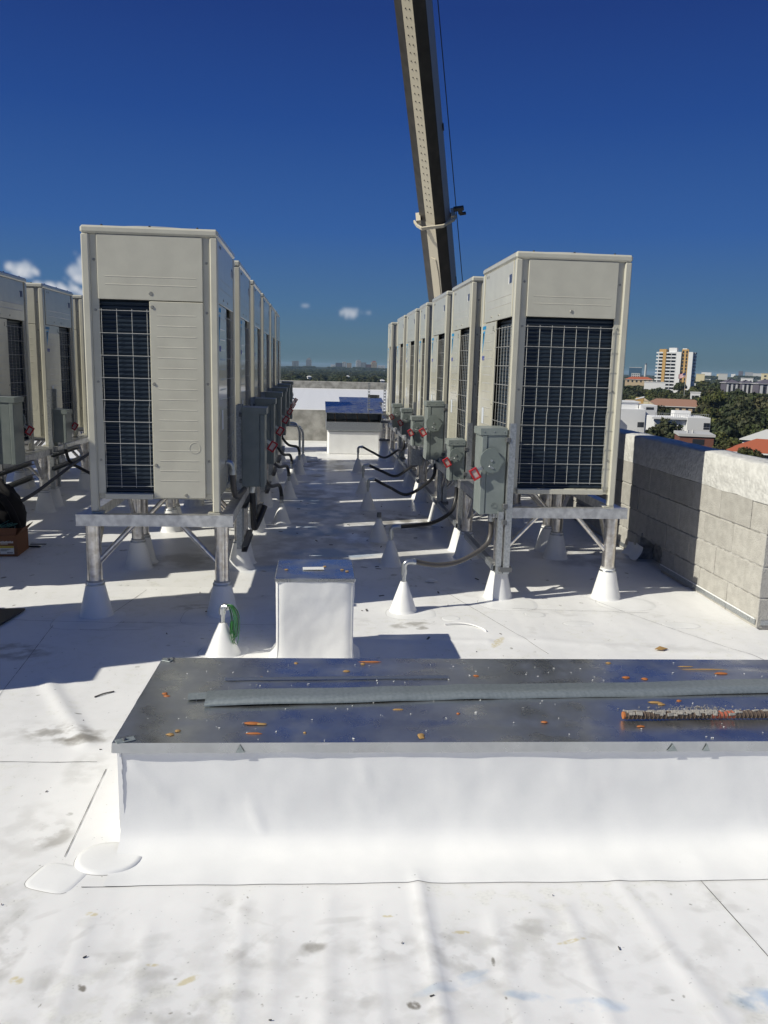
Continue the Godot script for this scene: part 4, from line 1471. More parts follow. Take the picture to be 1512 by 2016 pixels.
# ---------------------------------------------------------------- the long capped curb in front
func build_foreground_curb() -> void:
	var t := thing("roof_curb", "long low white curb with galvanised metal cap across the foreground", "roof curb", Vector3(-0.615, 0, -2.465), -0.026)
	# local: x from 0 to 3.6, z from 0 (front) to -0.73
	var nw := noise(3.2, 501, 4)
	var nl := noise(1.1, 503, 2)
	var L := 3.6
	var prof := [Vector2(0.005, 0.350), Vector2(0.0, 0.330), Vector2(0.0, 0.29), Vector2(0.001, 0.25), Vector2(0.002, 0.21), Vector2(0.003, 0.17), Vector2(0.005, 0.13), Vector2(0.008, 0.10), Vector2(0.013, 0.075), Vector2(0.022, 0.052), Vector2(0.036, 0.034), Vector2(0.056, 0.021), Vector2(0.085, 0.0125), Vector2(0.13, 0.010), Vector2(0.18, 0.0095), Vector2(0.222, 0.0090)]
	var ang := -0.026
	var front := sheet(240, 15, func(u: float, v: float) -> Vector3:
		var x := L * u
		var f := v * 15.0
		var i := mini(int(f), 14)
		var p: Vector2 = (prof[i] as Vector2).lerp(prof[i + 1], f - i)
		var soft := clampf((p.y - 0.02) / 0.06, 0.0, 1.0)
		var b := (0.0032 * nw.get_noise_2d(x * 1.5, p.y * 2.2) + 0.005 * nl.get_noise_2d(x * 1.2, p.y * 1.5)) * soft
		b += ridge(x, p.y, Vector2(0.04, 0.3), Vector2(0.16, 0.16), 0.012, 0.004) + ridge(x, p.y, Vector2(0.78, 0.27), Vector2(0.79, 0.26), 0.02, 0.006) + ridge(x, p.y, Vector2(0.45, 0.08), Vector2(0.42, 0.14), 0.02, 0.005)
		var q := Vector3(x, p.y, p.x + b).rotated(Vector3.UP, ang)
		var under := deck(q.x - 0.615, q.z - 2.465)
		return Vector3(x, maxf(p.y, 0.0) + under * (1.0 - clampf((p.y - 0.02) / 0.05, 0.0, 1.0)) - 0.0055 * (1.0 - clampf((p.y - 0.02) / 0.05, 0.0, 1.0)), p.x + b), Vector3(0, 1, 1))
	part(t, "membrane_face", front, M.curb_face if M.has("curb_face") else curb_face_material())
	var s := S()
	span(s, 0.002, L, -0.01, 0.352, -0.012, -0.722, 0.004)
	part(t, "body", s, M.membrane)
	# left end sheet flaring on to the deck
	var endf := sheet(14, 12, func(u: float, v: float) -> Vector3:
		var z := lerpf(0.0, -0.73, u)
		var y := lerpf(0.35, 0.01, v)
		var f := pow(v, 9.0) * 0.05 * minf(u * 6.0, 1.0)
		return Vector3(-f - 0.001 + 0.004 * nw.get_noise_2d(z * 3.0, y * 3.0), y, z), Vector3.LEFT)
	part(t, "membrane_end", endf, M.membrane)
	# folded corner strip, a wavy welded edge
	s = S()
	for k in 16:
		var y0 := 0.075 + 0.017 * k
		span(s, -0.004, 0.010 + 0.004 * nw.get_noise_1d(k * 0.9), y0, y0 + 0.0172, 0.001, 0.0045)
	part(t, "corner_strip", s, M.membrane)
	# cap: slightly buckled sheet with a drip edge and hems
	var nz := noise(1.6, 511, 3)
	var cap := sheet(150, 30, func(u: float, v: float) -> Vector3:
		var x := lerpf(-0.018, L, u)
		var z := lerpf(0.011, -0.752, v)
		var e := minf(minf(v, 1.0 - v) * 14.0, 1.0)
		var y := 0.372 + 0.0022 * nz.get_noise_2d(x * 1.3, z * 2.2) * e
		if absf(v - 0.16) < 0.012 or absf(v - 0.86) < 0.012:
			y -= 0.0016
		if v > 0.42 and v < 0.5:
			y += 0.0015
		return Vector3(x, y, z), Vector3.UP)
	var cp := part(t, "cap", cap, M.cap_steel)
	var nd := noise(2.6, 513, 3)
	var drip := sheet(160, 3, func(u: float, v: float) -> Vector3:
		var x := lerpf(-0.018, L, u)
		return Vector3(x, 0.372 - 0.034 * v + 0.0022 * v * nd.get_noise_1d(x * 3.0), 0.011 + 0.001 * v + 0.0015 * v * nd.get_noise_1d(x * 2.0 + 40.0)), Vector3(0, 0, 1))
	part(cp, "drip_edge", drip, M.cap_steel)
	s = S()
	quad(s, Vector3(-0.018, 0.372, -0.752), Vector3(L, 0.372, -0.752), Vector3(L, 0.335, -0.756), Vector3(-0.018, 0.335, -0.756), Vector3(0, 0, -1))
	quad(s, Vector3(-0.018, 0.372, 0.011), Vector3(-0.018, 0.372, -0.752), Vector3(-0.022, 0.335, -0.752), Vector3(-0.022, 0.335, 0.011), Vector3(-1, 0, 0))
	part(cp, "drip_edge", s, M.cap_steel)
	# folded tabs and screws at the corners
	s = S()
	box(s, Vector3(0.02, 0.374, -0.006), Vector3(0.06, 0.0025, 0.03), 0.0008, Basis(Vector3.UP, 0.5))
	box(s, Vector3(0.008, 0.374, -0.72), Vector3(0.04, 0.0025, 0.03), 0.0008, Basis(Vector3.UP, -0.4))
	part(cp, "corner_tab", s, M.stud_steel)
	s = S()
	for p in [Vector3(0.018, 0.376, -0.005), Vector3(0.012, 0.376, -0.715), Vector3(0.03, 0.376, -0.725)]:
		cyl(s, p, p + Vector3(0, 0.006, 0), 0.007, 0.005, 8)
	part(cp, "screws", s, M.strut_dark)
	for q in [[0.37, 0.03], [1.78, 0.036], [2.3, 0.03], [1.9, 0.026]]:
		s = S()
		prism(s, [Vector3(q[0], 0.340, 0.0150), Vector3(q[0] + q[1], 0.340, 0.0150), Vector3(q[0] + q[1] * 0.5, 0.366, 0.0150)], Vector3(0, 0, 0.001))
		part(cp, "solder_tab", s, M.stud_steel)
	# drips of orange sealant and rust on the cap (world places, moved to the cap's frame)
	var r := RandomNumberGenerator.new()
	r.seed = 91
	var inv := t.transform.affine_inverse()
	for q in [[-0.07, -3.14, 0.010, 0.008], [0.234, -3.15, 0.05, 0.006], [0.20, -3.128, 0.011, 0.008], [-0.203, -2.583, 0.03, 0.012], [-0.17, -2.575, 0.022, 0.006], [-0.461, -2.507, 0.014, 0.009], [-0.441, -2.533, 0.011, 0.008], [-0.192, -2.506, 0.028, 0.006], [-0.026, -2.506, 0.006, 0.005], [0.355, -2.47, 0.012, 0.022], [-0.199, -2.99, 0.008, 0.007], [-0.537, -2.841, 0.011, 0.009], [-0.528, -2.82, 0.013, 0.008],
		[1.223, -3.12, 0.012, 0.008], [1.238, -2.961, 0.017, 0.011], [1.308, -2.944, 0.014, 0.013], [0.794, -2.563, 0.014, 0.007], [1.254, -2.718, 0.028, 0.009], [1.27, -2.70, 0.016, 0.009], [1.649, -2.996, 0.03, 0.012], [1.60, -3.04, 0.09, 0.004], [1.534, -3.072, 0.04, 0.004], [0.508, -2.64, 0.008, 0.006], [1.35, -2.73, 0.012, 0.008], [1.12, -2.52, 0.016, 0.007], [0.30, -2.68, 0.022, 0.004], [0.13, -3.05, 0.014, 0.008], [0.64, -2.99, 0.013, 0.007]]:
		var c: Vector3 = inv * Vector3(q[0], 0.3735, q[1])
		var n := 14
		var pts := []
		for i in n:
			var a := TAU * i / n
			pts.append(c + Vector3(cos(a) * q[2], 0, sin(a) * q[3]) * r.randf_range(0.72, 1.15))
		s = SurfaceTool.new()
		s.begin(Mesh.PRIMITIVE_TRIANGLES)
		s.set_smooth_group(0)
		var top := c + Vector3(0, 0.0035, 0)
		for i in n:
			var a: Vector3 = pts[i]
			var b: Vector3 = pts[(i + 1) % n]
			var a2 := a.lerp(c, 0.35) + Vector3(0, 0.0028, 0)
			var b2 := b.lerp(c, 0.35) + Vector3(0, 0.0028, 0)
			quad(s, a, b, b2, a2, Vector3.UP)
			tri(s, a2, b2, top, Vector3.UP)
		part(cp, "sealant_drop", s, M.orange if r.randf() < 0.62 else M.ochre)
	# pale cement specks
	s = S()
	for k in 150:
		var p := Vector3(r.randf_range(0.05, 2.9), 0.3745, r.randf_range(-0.73, 0.0))
		var d := r.randf_range(0.0015, 0.004)
		box(s, p, Vector3(d * r.randf_range(0.8, 2.5), 0.001, d), 0.0, Basis(Vector3.UP, r.randf() * 3.0))
	var sp := part(cp, "specks", s, M.paper)
	sp.set_meta("kind", "stuff")
	# the long bent steel channel resting on the cap
	var ch := thing("steel_channel", "long bent galvanised channel lying along the metal cap", "metal channel", Vector3(-0.38, 0.3755, -2.715), 0.038)
	var nn := noise(1.0, 531, 2)
	var cs := sheet(90, 5, func(u: float, v: float) -> Vector3:
		var pr := [Vector2(0.0, 0.0), Vector2(0.001, 0.010), Vector2(-0.056, 0.013), Vector2(-0.059, 0.009), Vector2(-0.122, 0.008), Vector2(-0.126, 0.0)]
		var p: Vector2 = pr[int(round(v * 5))]
		var x := 2.9 * u
		return Vector3(x, p.y + 0.004 * nn.get_noise_1d(x * 2.0) + 0.0012 * sin(x * 3.0), p.x + 0.01 * nn.get_noise_1d(x * 0.8 + 9.0)), Vector3(0, 1, 1))
	part(ch, "web", cs, M.stud_steel)
	s = S()
	box(s, Vector3(-0.028, 0.004, -0.09), Vector3(0.075, 0.0016, 0.06), 0.0, Basis(Vector3.UP, 0.05))
	part(ch, "end_tab", s, M.stud_steel)
	s = S()
	span(s, -0.32, 0.545, 0.3755, 0.3785, -2.958, -2.972, 0.001)
	span(s, -0.32, 0.545, 0.3785, 0.384, -2.9695, -2.972)
	solid("metal_strip", s, M.zinc, "thin straight metal strip lying on the rear of the cap", "metal strip").rotation.y = 0.006
	# rebar with cement crust
	var rb := thing("rebar", "short ribbed rusty reinforcing bar with cement crust on the cap", "rebar", Vector3(1.077, 0.3745 + 0.0155, -2.575), -0.01)
	s = S()
	cyl(s, Vector3.ZERO, Vector3(0.72, 0, 0), 0.0125, 0.0125, 16)
	for k in 48:
		var x := 0.012 + 0.0148 * k
		var ring := []
		for a in 13:
			var th := TAU * a / 12.0
			ring.append(Vector3(x + 0.005 * sin(th), cos(th) * 0.0131, sin(th) * 0.0131))
		tube(s, ring, 0.0023, 5)
	part(rb, "bar", s, M.rust)
	s = S()
	for k in 130:
		var x := r.randf_range(0.005, 0.33) if r.randf() < 0.75 else r.randf_range(0.3, 0.7)
		var a := r.randf_range(-0.9, 1.2)
		box(s, Vector3(x, cos(a) * 0.0138, sin(a) * 0.0138), Vector3(r.randf_range(0.008, 0.026), r.randf_range(0.003, 0.006), r.randf_range(0.006, 0.013)), 0.0012, Basis.from_euler(Vector3(a + r.randf_range(-0.2, 0.2), r.randf_range(-0.3, 0.3), r.randf_range(-0.2, 0.2))))
	part(rb, "cement_crust", s, M.cement)
	s = S()
	cyl(s, Vector3(0.315, 0, 0), Vector3(0.40, 0, 0), 0.0134, 0.0134, 14)
	part(rb, "paint_mark", s, M.rebar_paint)
	s = S()
	cyl(s, Vector3(-0.002, 0, 0), Vector3(0.004, 0, 0), 0.0128, 0.0131, 14)
	part(rb, "cut_end", s, M.orange)
	s = S()
	for k in 140:
		var p := Vector3(1.36 + r.randfn(0.0, 0.09), 0.375, -2.655 + r.randfn(0.0, 0.022))
		box(s, p, Vector3(r.randf_range(0.001, 0.006), 0.0015, r.randf_range(0.001, 0.005)), 0.0, Basis(Vector3.UP, r.randf() * 3.0))
	var cr := solid("cement_crumbs", s, M.cement, "grey cement crumbs strewn on the cap behind rebar", "crumbs")
	cr.set_meta("kind", "stuff")

func curb_face_material() -> StandardMaterial3D:
	var m := tri_mat("curb_face", tone_tex(Color(0.77, 0.775, 0.775), Color(0.84, 0.84, 0.835), 0.012, 541, 512, 6), 1.6, 0.4)
	return m

# ---------------------------------------------------------------- loose and smaller things
func build_small_things() -> void:
	# little capped duct box
	var t := thing("duct_box", "white wrapped square box with shiny metal lid behind the curb", "roof box", Vector3(0.005, 0, -4.17))
	var nw := noise(3.0, 601, 3)
	for k in 4:
		var xf := Transform3D(Basis(Vector3.UP, k * PI * 0.5), Vector3.ZERO)
		var st := sheet(26, 30, func(u: float, v: float) -> Vector3:
			var x := lerpf(-0.196, 0.196, u)
			var y := lerpf(0.008, 0.488, v)
			var e := minf(minf(u, 1.0 - u) * 8.0, 1.0)
			var dent := -0.012 * sin(PI * u) * sin(PI * clampf(v * 1.2, 0.0, 1.0)) + 0.003 * nw.get_noise_2d(x * 2.0 + k * 9.0, y * 2.0)
			var corner := (1.0 - e) * (1.0 - e) * 0.012
			return xf * Vector3(x, y, 0.2 + dent * e - corner + pow(1.0 - v, 14.0) * 0.05), xf.basis * Vector3(0, 0, 1))
		part(t, "side", st, M.membrane)
	var s := S()
	span(s, -0.203, 0.203, 0.486, 0.509, -0.203, 0.203, 0.004)
	part(t, "lid", s, M.cap_steel)
	s = S()
	box(s, Vector3(-0.01, 0.5135, 0.02), Vector3(0.11, 0.002, 0.055), 0.0, Basis(Vector3.UP, 0.06))
	part(t, "sticker", s, M.paper)
	s = S()
	for q in [[-0.15, 0.12], [0.14, 0.12], [0.165, 0.15], [0.05, 0.05]]:
		cyl(s, Vector3(q[0], 0.512, q[1] - 0.08), Vector3(q[0], 0.5145, q[1] - 0.08), 0.011, 0.006, 9)
	part(t, "sealant_drop", s, M.ochre)
	# backpack slumped on the roof
	var b := thing("backpack", "black backpack slumped on the roof in the shade", "backpack", Vector3(-2.63, 0, -6.96))
	s = SurfaceTool.new()
	s.begin(Mesh.PRIMITIVE_TRIANGLES)
	s.set_smooth_group(0)
	var nbp := noise(3.0, 611, 3)
	var st2 := sheet(28, 18, func(u: float, v: float) -> Vector3:
		var a := TAU * u
		var p := PI * (v - 0.5)
		var d := Vector3(signf(cos(a)) * pow(absf(cos(a)), 0.7) * cos(p), sin(p), signf(sin(a)) * pow(absf(sin(a)), 0.7) * cos(p))
		var k := 1.0 + 0.14 * nbp.get_noise_3dv(d * 1.4)
		var y := 0.27 + 0.265 * d.y * k
		return Vector3(d.x * 0.165 * k * (1.15 - 0.5 * (y - 0.2)) - 0.06 * (y - 0.25), maxf(y, 0.003), d.z * 0.13 * k), Vector3.LEFT)
	part(b, "bag", st2, M.cloth_black)
	s = S()
	tube(s, smooth_path([Vector3(-0.02, 0.47, 0.10), Vector3(0.06, 0.42, 0.13), Vector3(0.13, 0.31, 0.14), Vector3(0.17, 0.18, 0.13), Vector3(0.19, 0.06, 0.12), Vector3(0.2, 0.02, 0.12)], 6), 0.03, 8)
	part(b, "strap", s, M.cloth_black)
	s = S()
	box(s, Vector3(0.29, 0.012, 0.12), Vector3(0.11, 0.006, 0.03), 0.001, Basis(Vector3.UP, -0.1))
	box(s, Vector3(0.3, 0.014, 0.04), Vector3(0.13, 0.004, 0.018), 0.001, Basis(Vector3.UP, 0.05))
	part(b, "strap_end", s, M.cloth_black)
	s = S()
	tube(s, smooth_path([Vector3(-0.05, 0.51, 0.0), Vector3(-0.03, 0.56, 0.0), Vector3(0.02, 0.55, 0.0), Vector3(0.03, 0.50, 0.0)], 5), 0.009, 6)
	part(b, "loop", s, M.cloth_black)
	# cardboard carton with wire scraps
	var c := thing("carton", "open brown cardboard carton with a yellow and white label", "carton", Vector3(-2.52, 0.005, -6.6), 0.05)
	s = S()
	span(s, -0.22, 0.16, 0.0, 0.17, 0.1, 0.096)
	span(s, -0.22, 0.16, 0.0, 0.17, -0.2, -0.196)
	span(s, 0.156, 0.16, 0.0, 0.17, 0.096, -0.196)
	span(s, -0.22, -0.216, 0.0, 0.17, 0.096, -0.196)
	span(s, -0.216, 0.156, 0.0, 0.004, 0.096, -0.196)
	part(c, "box", s, M.cardboard)
	s = S()
	box(s, Vector3(-0.03, 0.195, 0.075), Vector3(0.36, 0.06, 0.004), 0.0, Basis(Vector3.RIGHT, -0.6))
	box(s, Vector3(0.185, 0.2, -0.05), Vector3(0.004, 0.07, 0.27), 0.0, Basis(Vector3(0, 0, 1), -0.7))
	part(c, "flap", s, M.cardboard)
	s = S()
	span(s, 0.03, 0.135, 0.02, 0.085, 0.1005, 0.102)
	part(c, "label", s, M.paper)
	s = S()
	span(s, 0.03, 0.135, 0.069, 0.085, 0.1022, 0.103)
	part(c, "label", s, M.label_yellow)
	s = S()
	for k in 9:
		span(s, 0.082 + 0.005 * k, 0.0845 + 0.005 * k, 0.026, 0.038, 0.1022, 0.103)
	for k in 3:
		span(s, 0.036, 0.08 + 0.015 * k, 0.045 + 0.007 * k, 0.048 + 0.007 * k, 0.1022, 0.103)
	part(c, "print", s, M.dark)
	s = S()
	for k in 11:
		span(s, 0.035 + 0.009 * k, 0.041 + 0.009 * k, 0.108, 0.122 + 0.002 * (k % 3), 0.1005, 0.1015)
	span(s, 0.035, 0.09, 0.100, 0.104, 0.1005, 0.1015)
	part(c, "print", s, M.paper)
	var r := RandomNumberGenerator.new()
	r.seed = 17
	for k in 9:
		s = S()
		var pts := []
		for j in 5:
			pts.append(Vector3(r.randf_range(-0.19, 0.13), 0.14 + 0.12 * r.randf() * float(j != 0), r.randf_range(-0.16, 0.06)))
		tube(s, smooth_path(pts, 5), 0.003, 5)
		part(c, "wire_scrap", s, M.teal_wire)
	# flat black mat
	s = S()
	prism(s, [Vector3(-1.79, 0.02, -5.02), Vector3(-1.83, 0.02, -4.68), Vector3(-2.5, 0.02, -4.62), Vector3(-2.48, 0.02, -5.0)], Vector3(0, 0.012, 0))
	solid("rubber_mat", s, M.rubber, "flat black rubber mat lying on the shaded roof", "mat")
	# paper scraps blown along the aisle
	for q in [[0.02, -11.5, 0.13, 0.4, "white paper scrap lying in the wet aisle, the farther one"], [0.86, -5.75, 0.05, 1.0, "small white paper scrap on shaded roof near the first cone"]]:
		s = S()
		prism(s, [Vector3(q[0] - q[2], 0.012, q[1]), Vector3(q[0], 0.03, q[1] - q[2] * 0.7), Vector3(q[0] + q[2], 0.014, q[1] - q[2] * 0.2), Vector3(q[0] + q[2] * 0.3, 0.012, q[1] + q[2] * 0.6)], Vector3(0, 0.002, 0))
		solid("paper_scrap", s, M.paper, q[4], "paper")
	# a stick on the sunny deck
	s = S()
	tube(s, smooth_path([Vector3(-1.02, deck(-1.02, -3.68) + 0.004, -3.68), Vector3(-0.985, deck(-0.985, -3.715) + 0.006, -3.715), Vector3(-0.945, deck(-0.945, -3.742) + 0.004, -3.742)], 4), 0.0035, 5)
	solid("twig", s, M.dirt_line, "thin dark twig lying on sunlit roof left of the curb", "twig")
	# a curl of membrane trimmed off
	s = S()
	tube(s, smooth_path([Vector3(0.80, 0.02, -4.72), Vector3(0.88, 0.026, -4.73), Vector3(0.96, 0.024, -4.70), Vector3(1.02, 0.02, -4.63), Vector3(1.03, 0.02, -4.58)], 6), 0.005, 5)
	solid("membrane_trimming", s, M.membrane, "curled white trimming strip lying on roof past the duct box", "scrap")
	# cut wire ends, screws and bits of grit left about
	s = S()
	for k in 90:
		var p := Vector2(r.randf_range(-1.0, 1.4), r.randf_range(-9.5, -4.4)) if k < 55 else Vector2(r.randf_range(-1.0, 1.3), r.randf_range(-4.3, -1.65))
		if p.x > -0.7 and p.y > -3.35 and p.y < -2.3:
			continue
		var l := r.randf_range(0.012, 0.05) if k < 55 else r.randf_range(0.004, 0.014)
		var y := (deck(p.x, p.y) if p.y > -5.6 else 0.005) + 0.003
		box(s, Vector3(p.x, y, p.y), Vector3(l, 0.004, l * 0.25), 0.001, Basis(Vector3.UP, r.randf() * 3.0))
	var db := solid("debris", s, M.dirt_line, "small dark cut ends and grit strewn over the roof", "debris")
	db.set_meta("kind", "stuff")
	# a leaf-shaped rust brown scrap near the wall
	s = S()
	prism(s, [Vector3(1.93, 0.022, -4.25), Vector3(1.97, 0.03, -4.275), Vector3(2.01, 0.022, -4.255), Vector3(1.97, 0.024, -4.235)], Vector3(0, 0.003, 0))
	solid("dry_leaf", s, M.ochre, "small brown dry leaf on the sunlit roof before the wall", "leaf")

# ---------------------------------------------------------------- crane boom
func build_crane() -> void:
	var a := Vector3(2.9637, 3.247, -19.577)
	var b := Vector3(1.6178, 7.868, -15.415)
	var d := (b - a).normalized()
	var t := thing("crane_boom", "telescopic crane boom rising above the units, cream face between dark sides", "crane boom", a)
	# frame: d along the boom, n is the face turned to the camera, e across to the right
	var toward := (Vector3(0, 1.565, 0) - (a + b) * 0.5).normalized()
	var e := d.cross(toward).normalized()
	if e.x < 0.0:
		e = -e
	var n := e.cross(d).normalized()
	if n.dot(toward) < 0.0:
		n = -n
	# the cream face looks a little to the left of the camera
	n = n.rotated(d, 0.0)
	var col := 2.05
	var mid := e * -0.112 + n * 0.13
	var tv := (e * 0.196 + n * 0.18).normalized()
	var nv := (n * 0.196 - e * 0.18).normalized()
	for sec in 2:
		var l0 := -32.0 if sec == 0 else col - 0.2
		var l1 := col if sec == 0 else 11.0
		var k := 1.0 if sec == 0 else 0.95
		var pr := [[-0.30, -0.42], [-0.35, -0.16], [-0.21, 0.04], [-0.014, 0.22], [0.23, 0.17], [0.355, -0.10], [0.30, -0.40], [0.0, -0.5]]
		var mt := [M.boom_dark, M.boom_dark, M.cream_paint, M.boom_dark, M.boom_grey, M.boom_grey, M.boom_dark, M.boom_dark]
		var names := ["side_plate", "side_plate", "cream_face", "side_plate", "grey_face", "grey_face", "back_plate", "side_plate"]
		for i in 8:
			var p: Array = pr[i]
			var q: Array = pr[(i + 1) % 8]
			var A: Vector3 = e * p[0] * k + n * p[1] * k
			var B: Vector3 = e * q[0] * k + n * q[1] * k
			var s := S()
			quad(s, A + d * l0, B + d * l0, B + d * l1, A + d * l1, A + B)
			part(t, names[i], s, mt[i])
	# pressed dimples in pairs on the cream face
	var s := S()
	var y := -2.0
	while y < 10.5:
		if absf(y - col + 0.45) > 0.62:
			for g in [-0.046, 0.046]:
				var k := 1.0 if y < col else 0.95
				var c: Vector3 = d * y + mid * k + tv * g + nv * 0.001
				cyl(s, c, c + nv * 0.008, 0.013, 0.011, 8)
		y += 0.148
	part(t, "studs", s, M.boom_dark)
	# reinforcing plate below the collar
	s = S()
	var pp := []
	for q in [[-0.09, -3.2], [-0.09, col - 1.25], [-0.055, col - 0.9], [0.04, col - 0.9], [0.07, col - 1.25], [0.09, -3.2]]:
		pp.append(d * q[1] + mid + tv * q[0] * 1.3 + nv * 0.001)
	prism(s, pp, nv * 0.014)
	part(t, "stiffener_plate", s, M.cream_paint)
	# collar ring
	s = S()
	var rp := [[-0.45, 0.0], [-0.40, 0.16], [-0.30, 0.29], [0.16, 0.30], [0.40, 0.12], [0.45, 0.0]]
	for i in rp.size() - 1:
		var p: Array = rp[i]
		var q: Array = rp[i + 1]
		var A: Vector3 = e * p[0] + n * p[1] + d * col
		var B: Vector3 = e * q[0] + n * q[1] + d * col
		var ax := (B - A).normalized()
		box(s, (A + B) * 0.5, Vector3((B - A).length() + 0.02, 0.07, 0.035), 0.004, Basis(ax, d, ax.cross(d)))
	box(s, e * 0.4 - n * 0.1 + d * col, Vector3(0.1, 0.1, 0.3), 0.004, Basis(e, d, n))
	box(s, -e * 0.36 - n * 0.1 + d * col, Vector3(0.1, 0.1, 0.3), 0.004, Basis(-e, d, -n))
	part(t, "collar", s, M.cream_paint)
	s = S()
	box(s, e * 0.52 + n * 0.02 + d * (col + 0.18), Vector3(0.22, 0.09, 0.08), 0.01, Basis(e, d, n))
	box(s, e * 0.6 + n * 0.02 + d * (col + 0.05), Vector3(0.14, 0.05, 0.07), 0.01, Basis(e, d, n))
	cyl(s, e * 0.55 + n * 0.06 + d * (col + 0.1), e * 0.55 - n * 0.04 + d * (col + 0.1), 0.05, 0.05, 12)
	part(t, "rope_guide", s, M.boom_dark)
	s = S()
	box(s, e * 0.345 - n * 0.08 + d * 0.35, Vector3(0.02, 0.18, 0.05), 0.003, Basis(e, d, n))
	part(t, "bracket", s, M.boom_dark)
	s = S()
	box(s, e * 0.345 - n * 0.08 + d * 4.0, Vector3(0.02, 0.14, 0.05), 0.003, Basis(e, d, n))
	part(t, "bracket", s, M.boom_dark)
	# hoist rope
	s = S()
	var w0 := Vector3(3.36, 3.6617, -19.31)
	var w1 := Vector3(2.048, 7.8726, -15.364)
	var wd := (w1 - w0).normalized()
	tube(s, [w0 - wd * 30.0, w0, w1, w1 + wd * 6.0], 0.009, 6)
	solid("hoist_rope", s, M.dark, "thin dark steel hoist rope running beside the crane boom", "rope")

# ---------------------------------------------------------------- the city
func win_grid(parent: Node, x0: float, x1: float, y0: float, y1: float, nx: int, ny: int, z: float, fill_x: float, fill_y: float, m: Material) -> void:
	for j in ny:
		for i in nx:
			var cx := lerpf(x0, x1, (i + 0.5) / nx)
			var cy := lerpf(y0, y1, (j + 0.5) / ny)
			var s := S()
			box(s, Vector3(cx, cy, z), Vector3((x1 - x0) / nx * fill_x, (y1 - y0) / ny * fill_y, 0.12))
			part(parent, "window", s, m)

func block_house(called: String, label: String, x: float, z: float, turn: float, w: float, dp: float, top: float, wall: Material, roof: Material, nx := 0, ny := 0, parapet := 0.0) -> Node3D:
	var t := thing(called, label, "building", Vector3(x, GROUND, z), turn, "buildings of the far city")
	var h := top - GROUND
	var s := S()
	span(s, -w * 0.5, w * 0.5, 0.0, h - 0.3, 0.0, -dp)
	part(t, "wall", s, wall)
	s = S()
	span(s, -w * 0.5 - 0.2, w * 0.5 + 0.2, h - 0.3, h + parapet, 0.2, -dp - 0.2)
	part(t, "roof", s, roof)
	if nx > 0:
		win_grid(t, -w * 0.46, w * 0.46, h * 0.12, h * 0.96, nx, ny, 0.0, 0.55, 0.5, M.window)
	return t

func hip_house(called: String, label: String, x: float, z: float, turn: float, w: float, dp: float, eave: float, top: float, wall: Material, roof: Material, nx := 0) -> Node3D:
	var t := thing(called, label, "building", Vector3(x, GROUND, z), turn, "buildings of the far city")
	var e := eave - GROUND
	var h := top - GROUND
	var s := S()
	span(s, -w * 0.5 + 0.5, w * 0.5 - 0.5, 0.0, e - 0.1, -0.5, -dp + 0.5)
	part(t, "wall", s, wall)
	s = S()
	var a := Vector3(-w * 0.5, e, 0)
	var b := Vector3(w * 0.5, e, 0)
	var c := Vector3(w * 0.5, e, -dp)
	var d := Vector3(-w * 0.5, e, -dp)
	var r0 := Vector3(-w * 0.5 + dp * 0.5, h, -dp * 0.5)
	var r1 := Vector3(w * 0.5 - dp * 0.5, h, -dp * 0.5)
	if w < dp:
		r0 = Vector3(0, h, -w * 0.5)
		r1 = Vector3(0, h, -dp + w * 0.5)
	quad(s, a, b, r1, r0, Vector3(0, 1, 1))
	quad(s, c, d, r0, r1, Vector3(0, 1, -1))
	tri(s, a, d, r0, Vector3(-1, 1, 0))
	tri(s, b, c, r1, Vector3(1, 1, 0))
	part(t, "roof", s, roof)
	s = S()
	span(s, -w * 0.5, w * 0.5, e - 0.22, e - 0.02, 0.03, -0.1)
	span(s, -w * 0.5 - 0.03, -w * 0.5 + 0.1, e - 0.22, e - 0.02, 0.0, -dp)
	part(t, "eave", s, M.city_white)
	if nx > 0:
		win_grid(t, -w * 0.44, w * 0.44, e - 2.4, e - 0.5, nx, 1, -0.5, 0.4, 0.7, M.window)
	return t

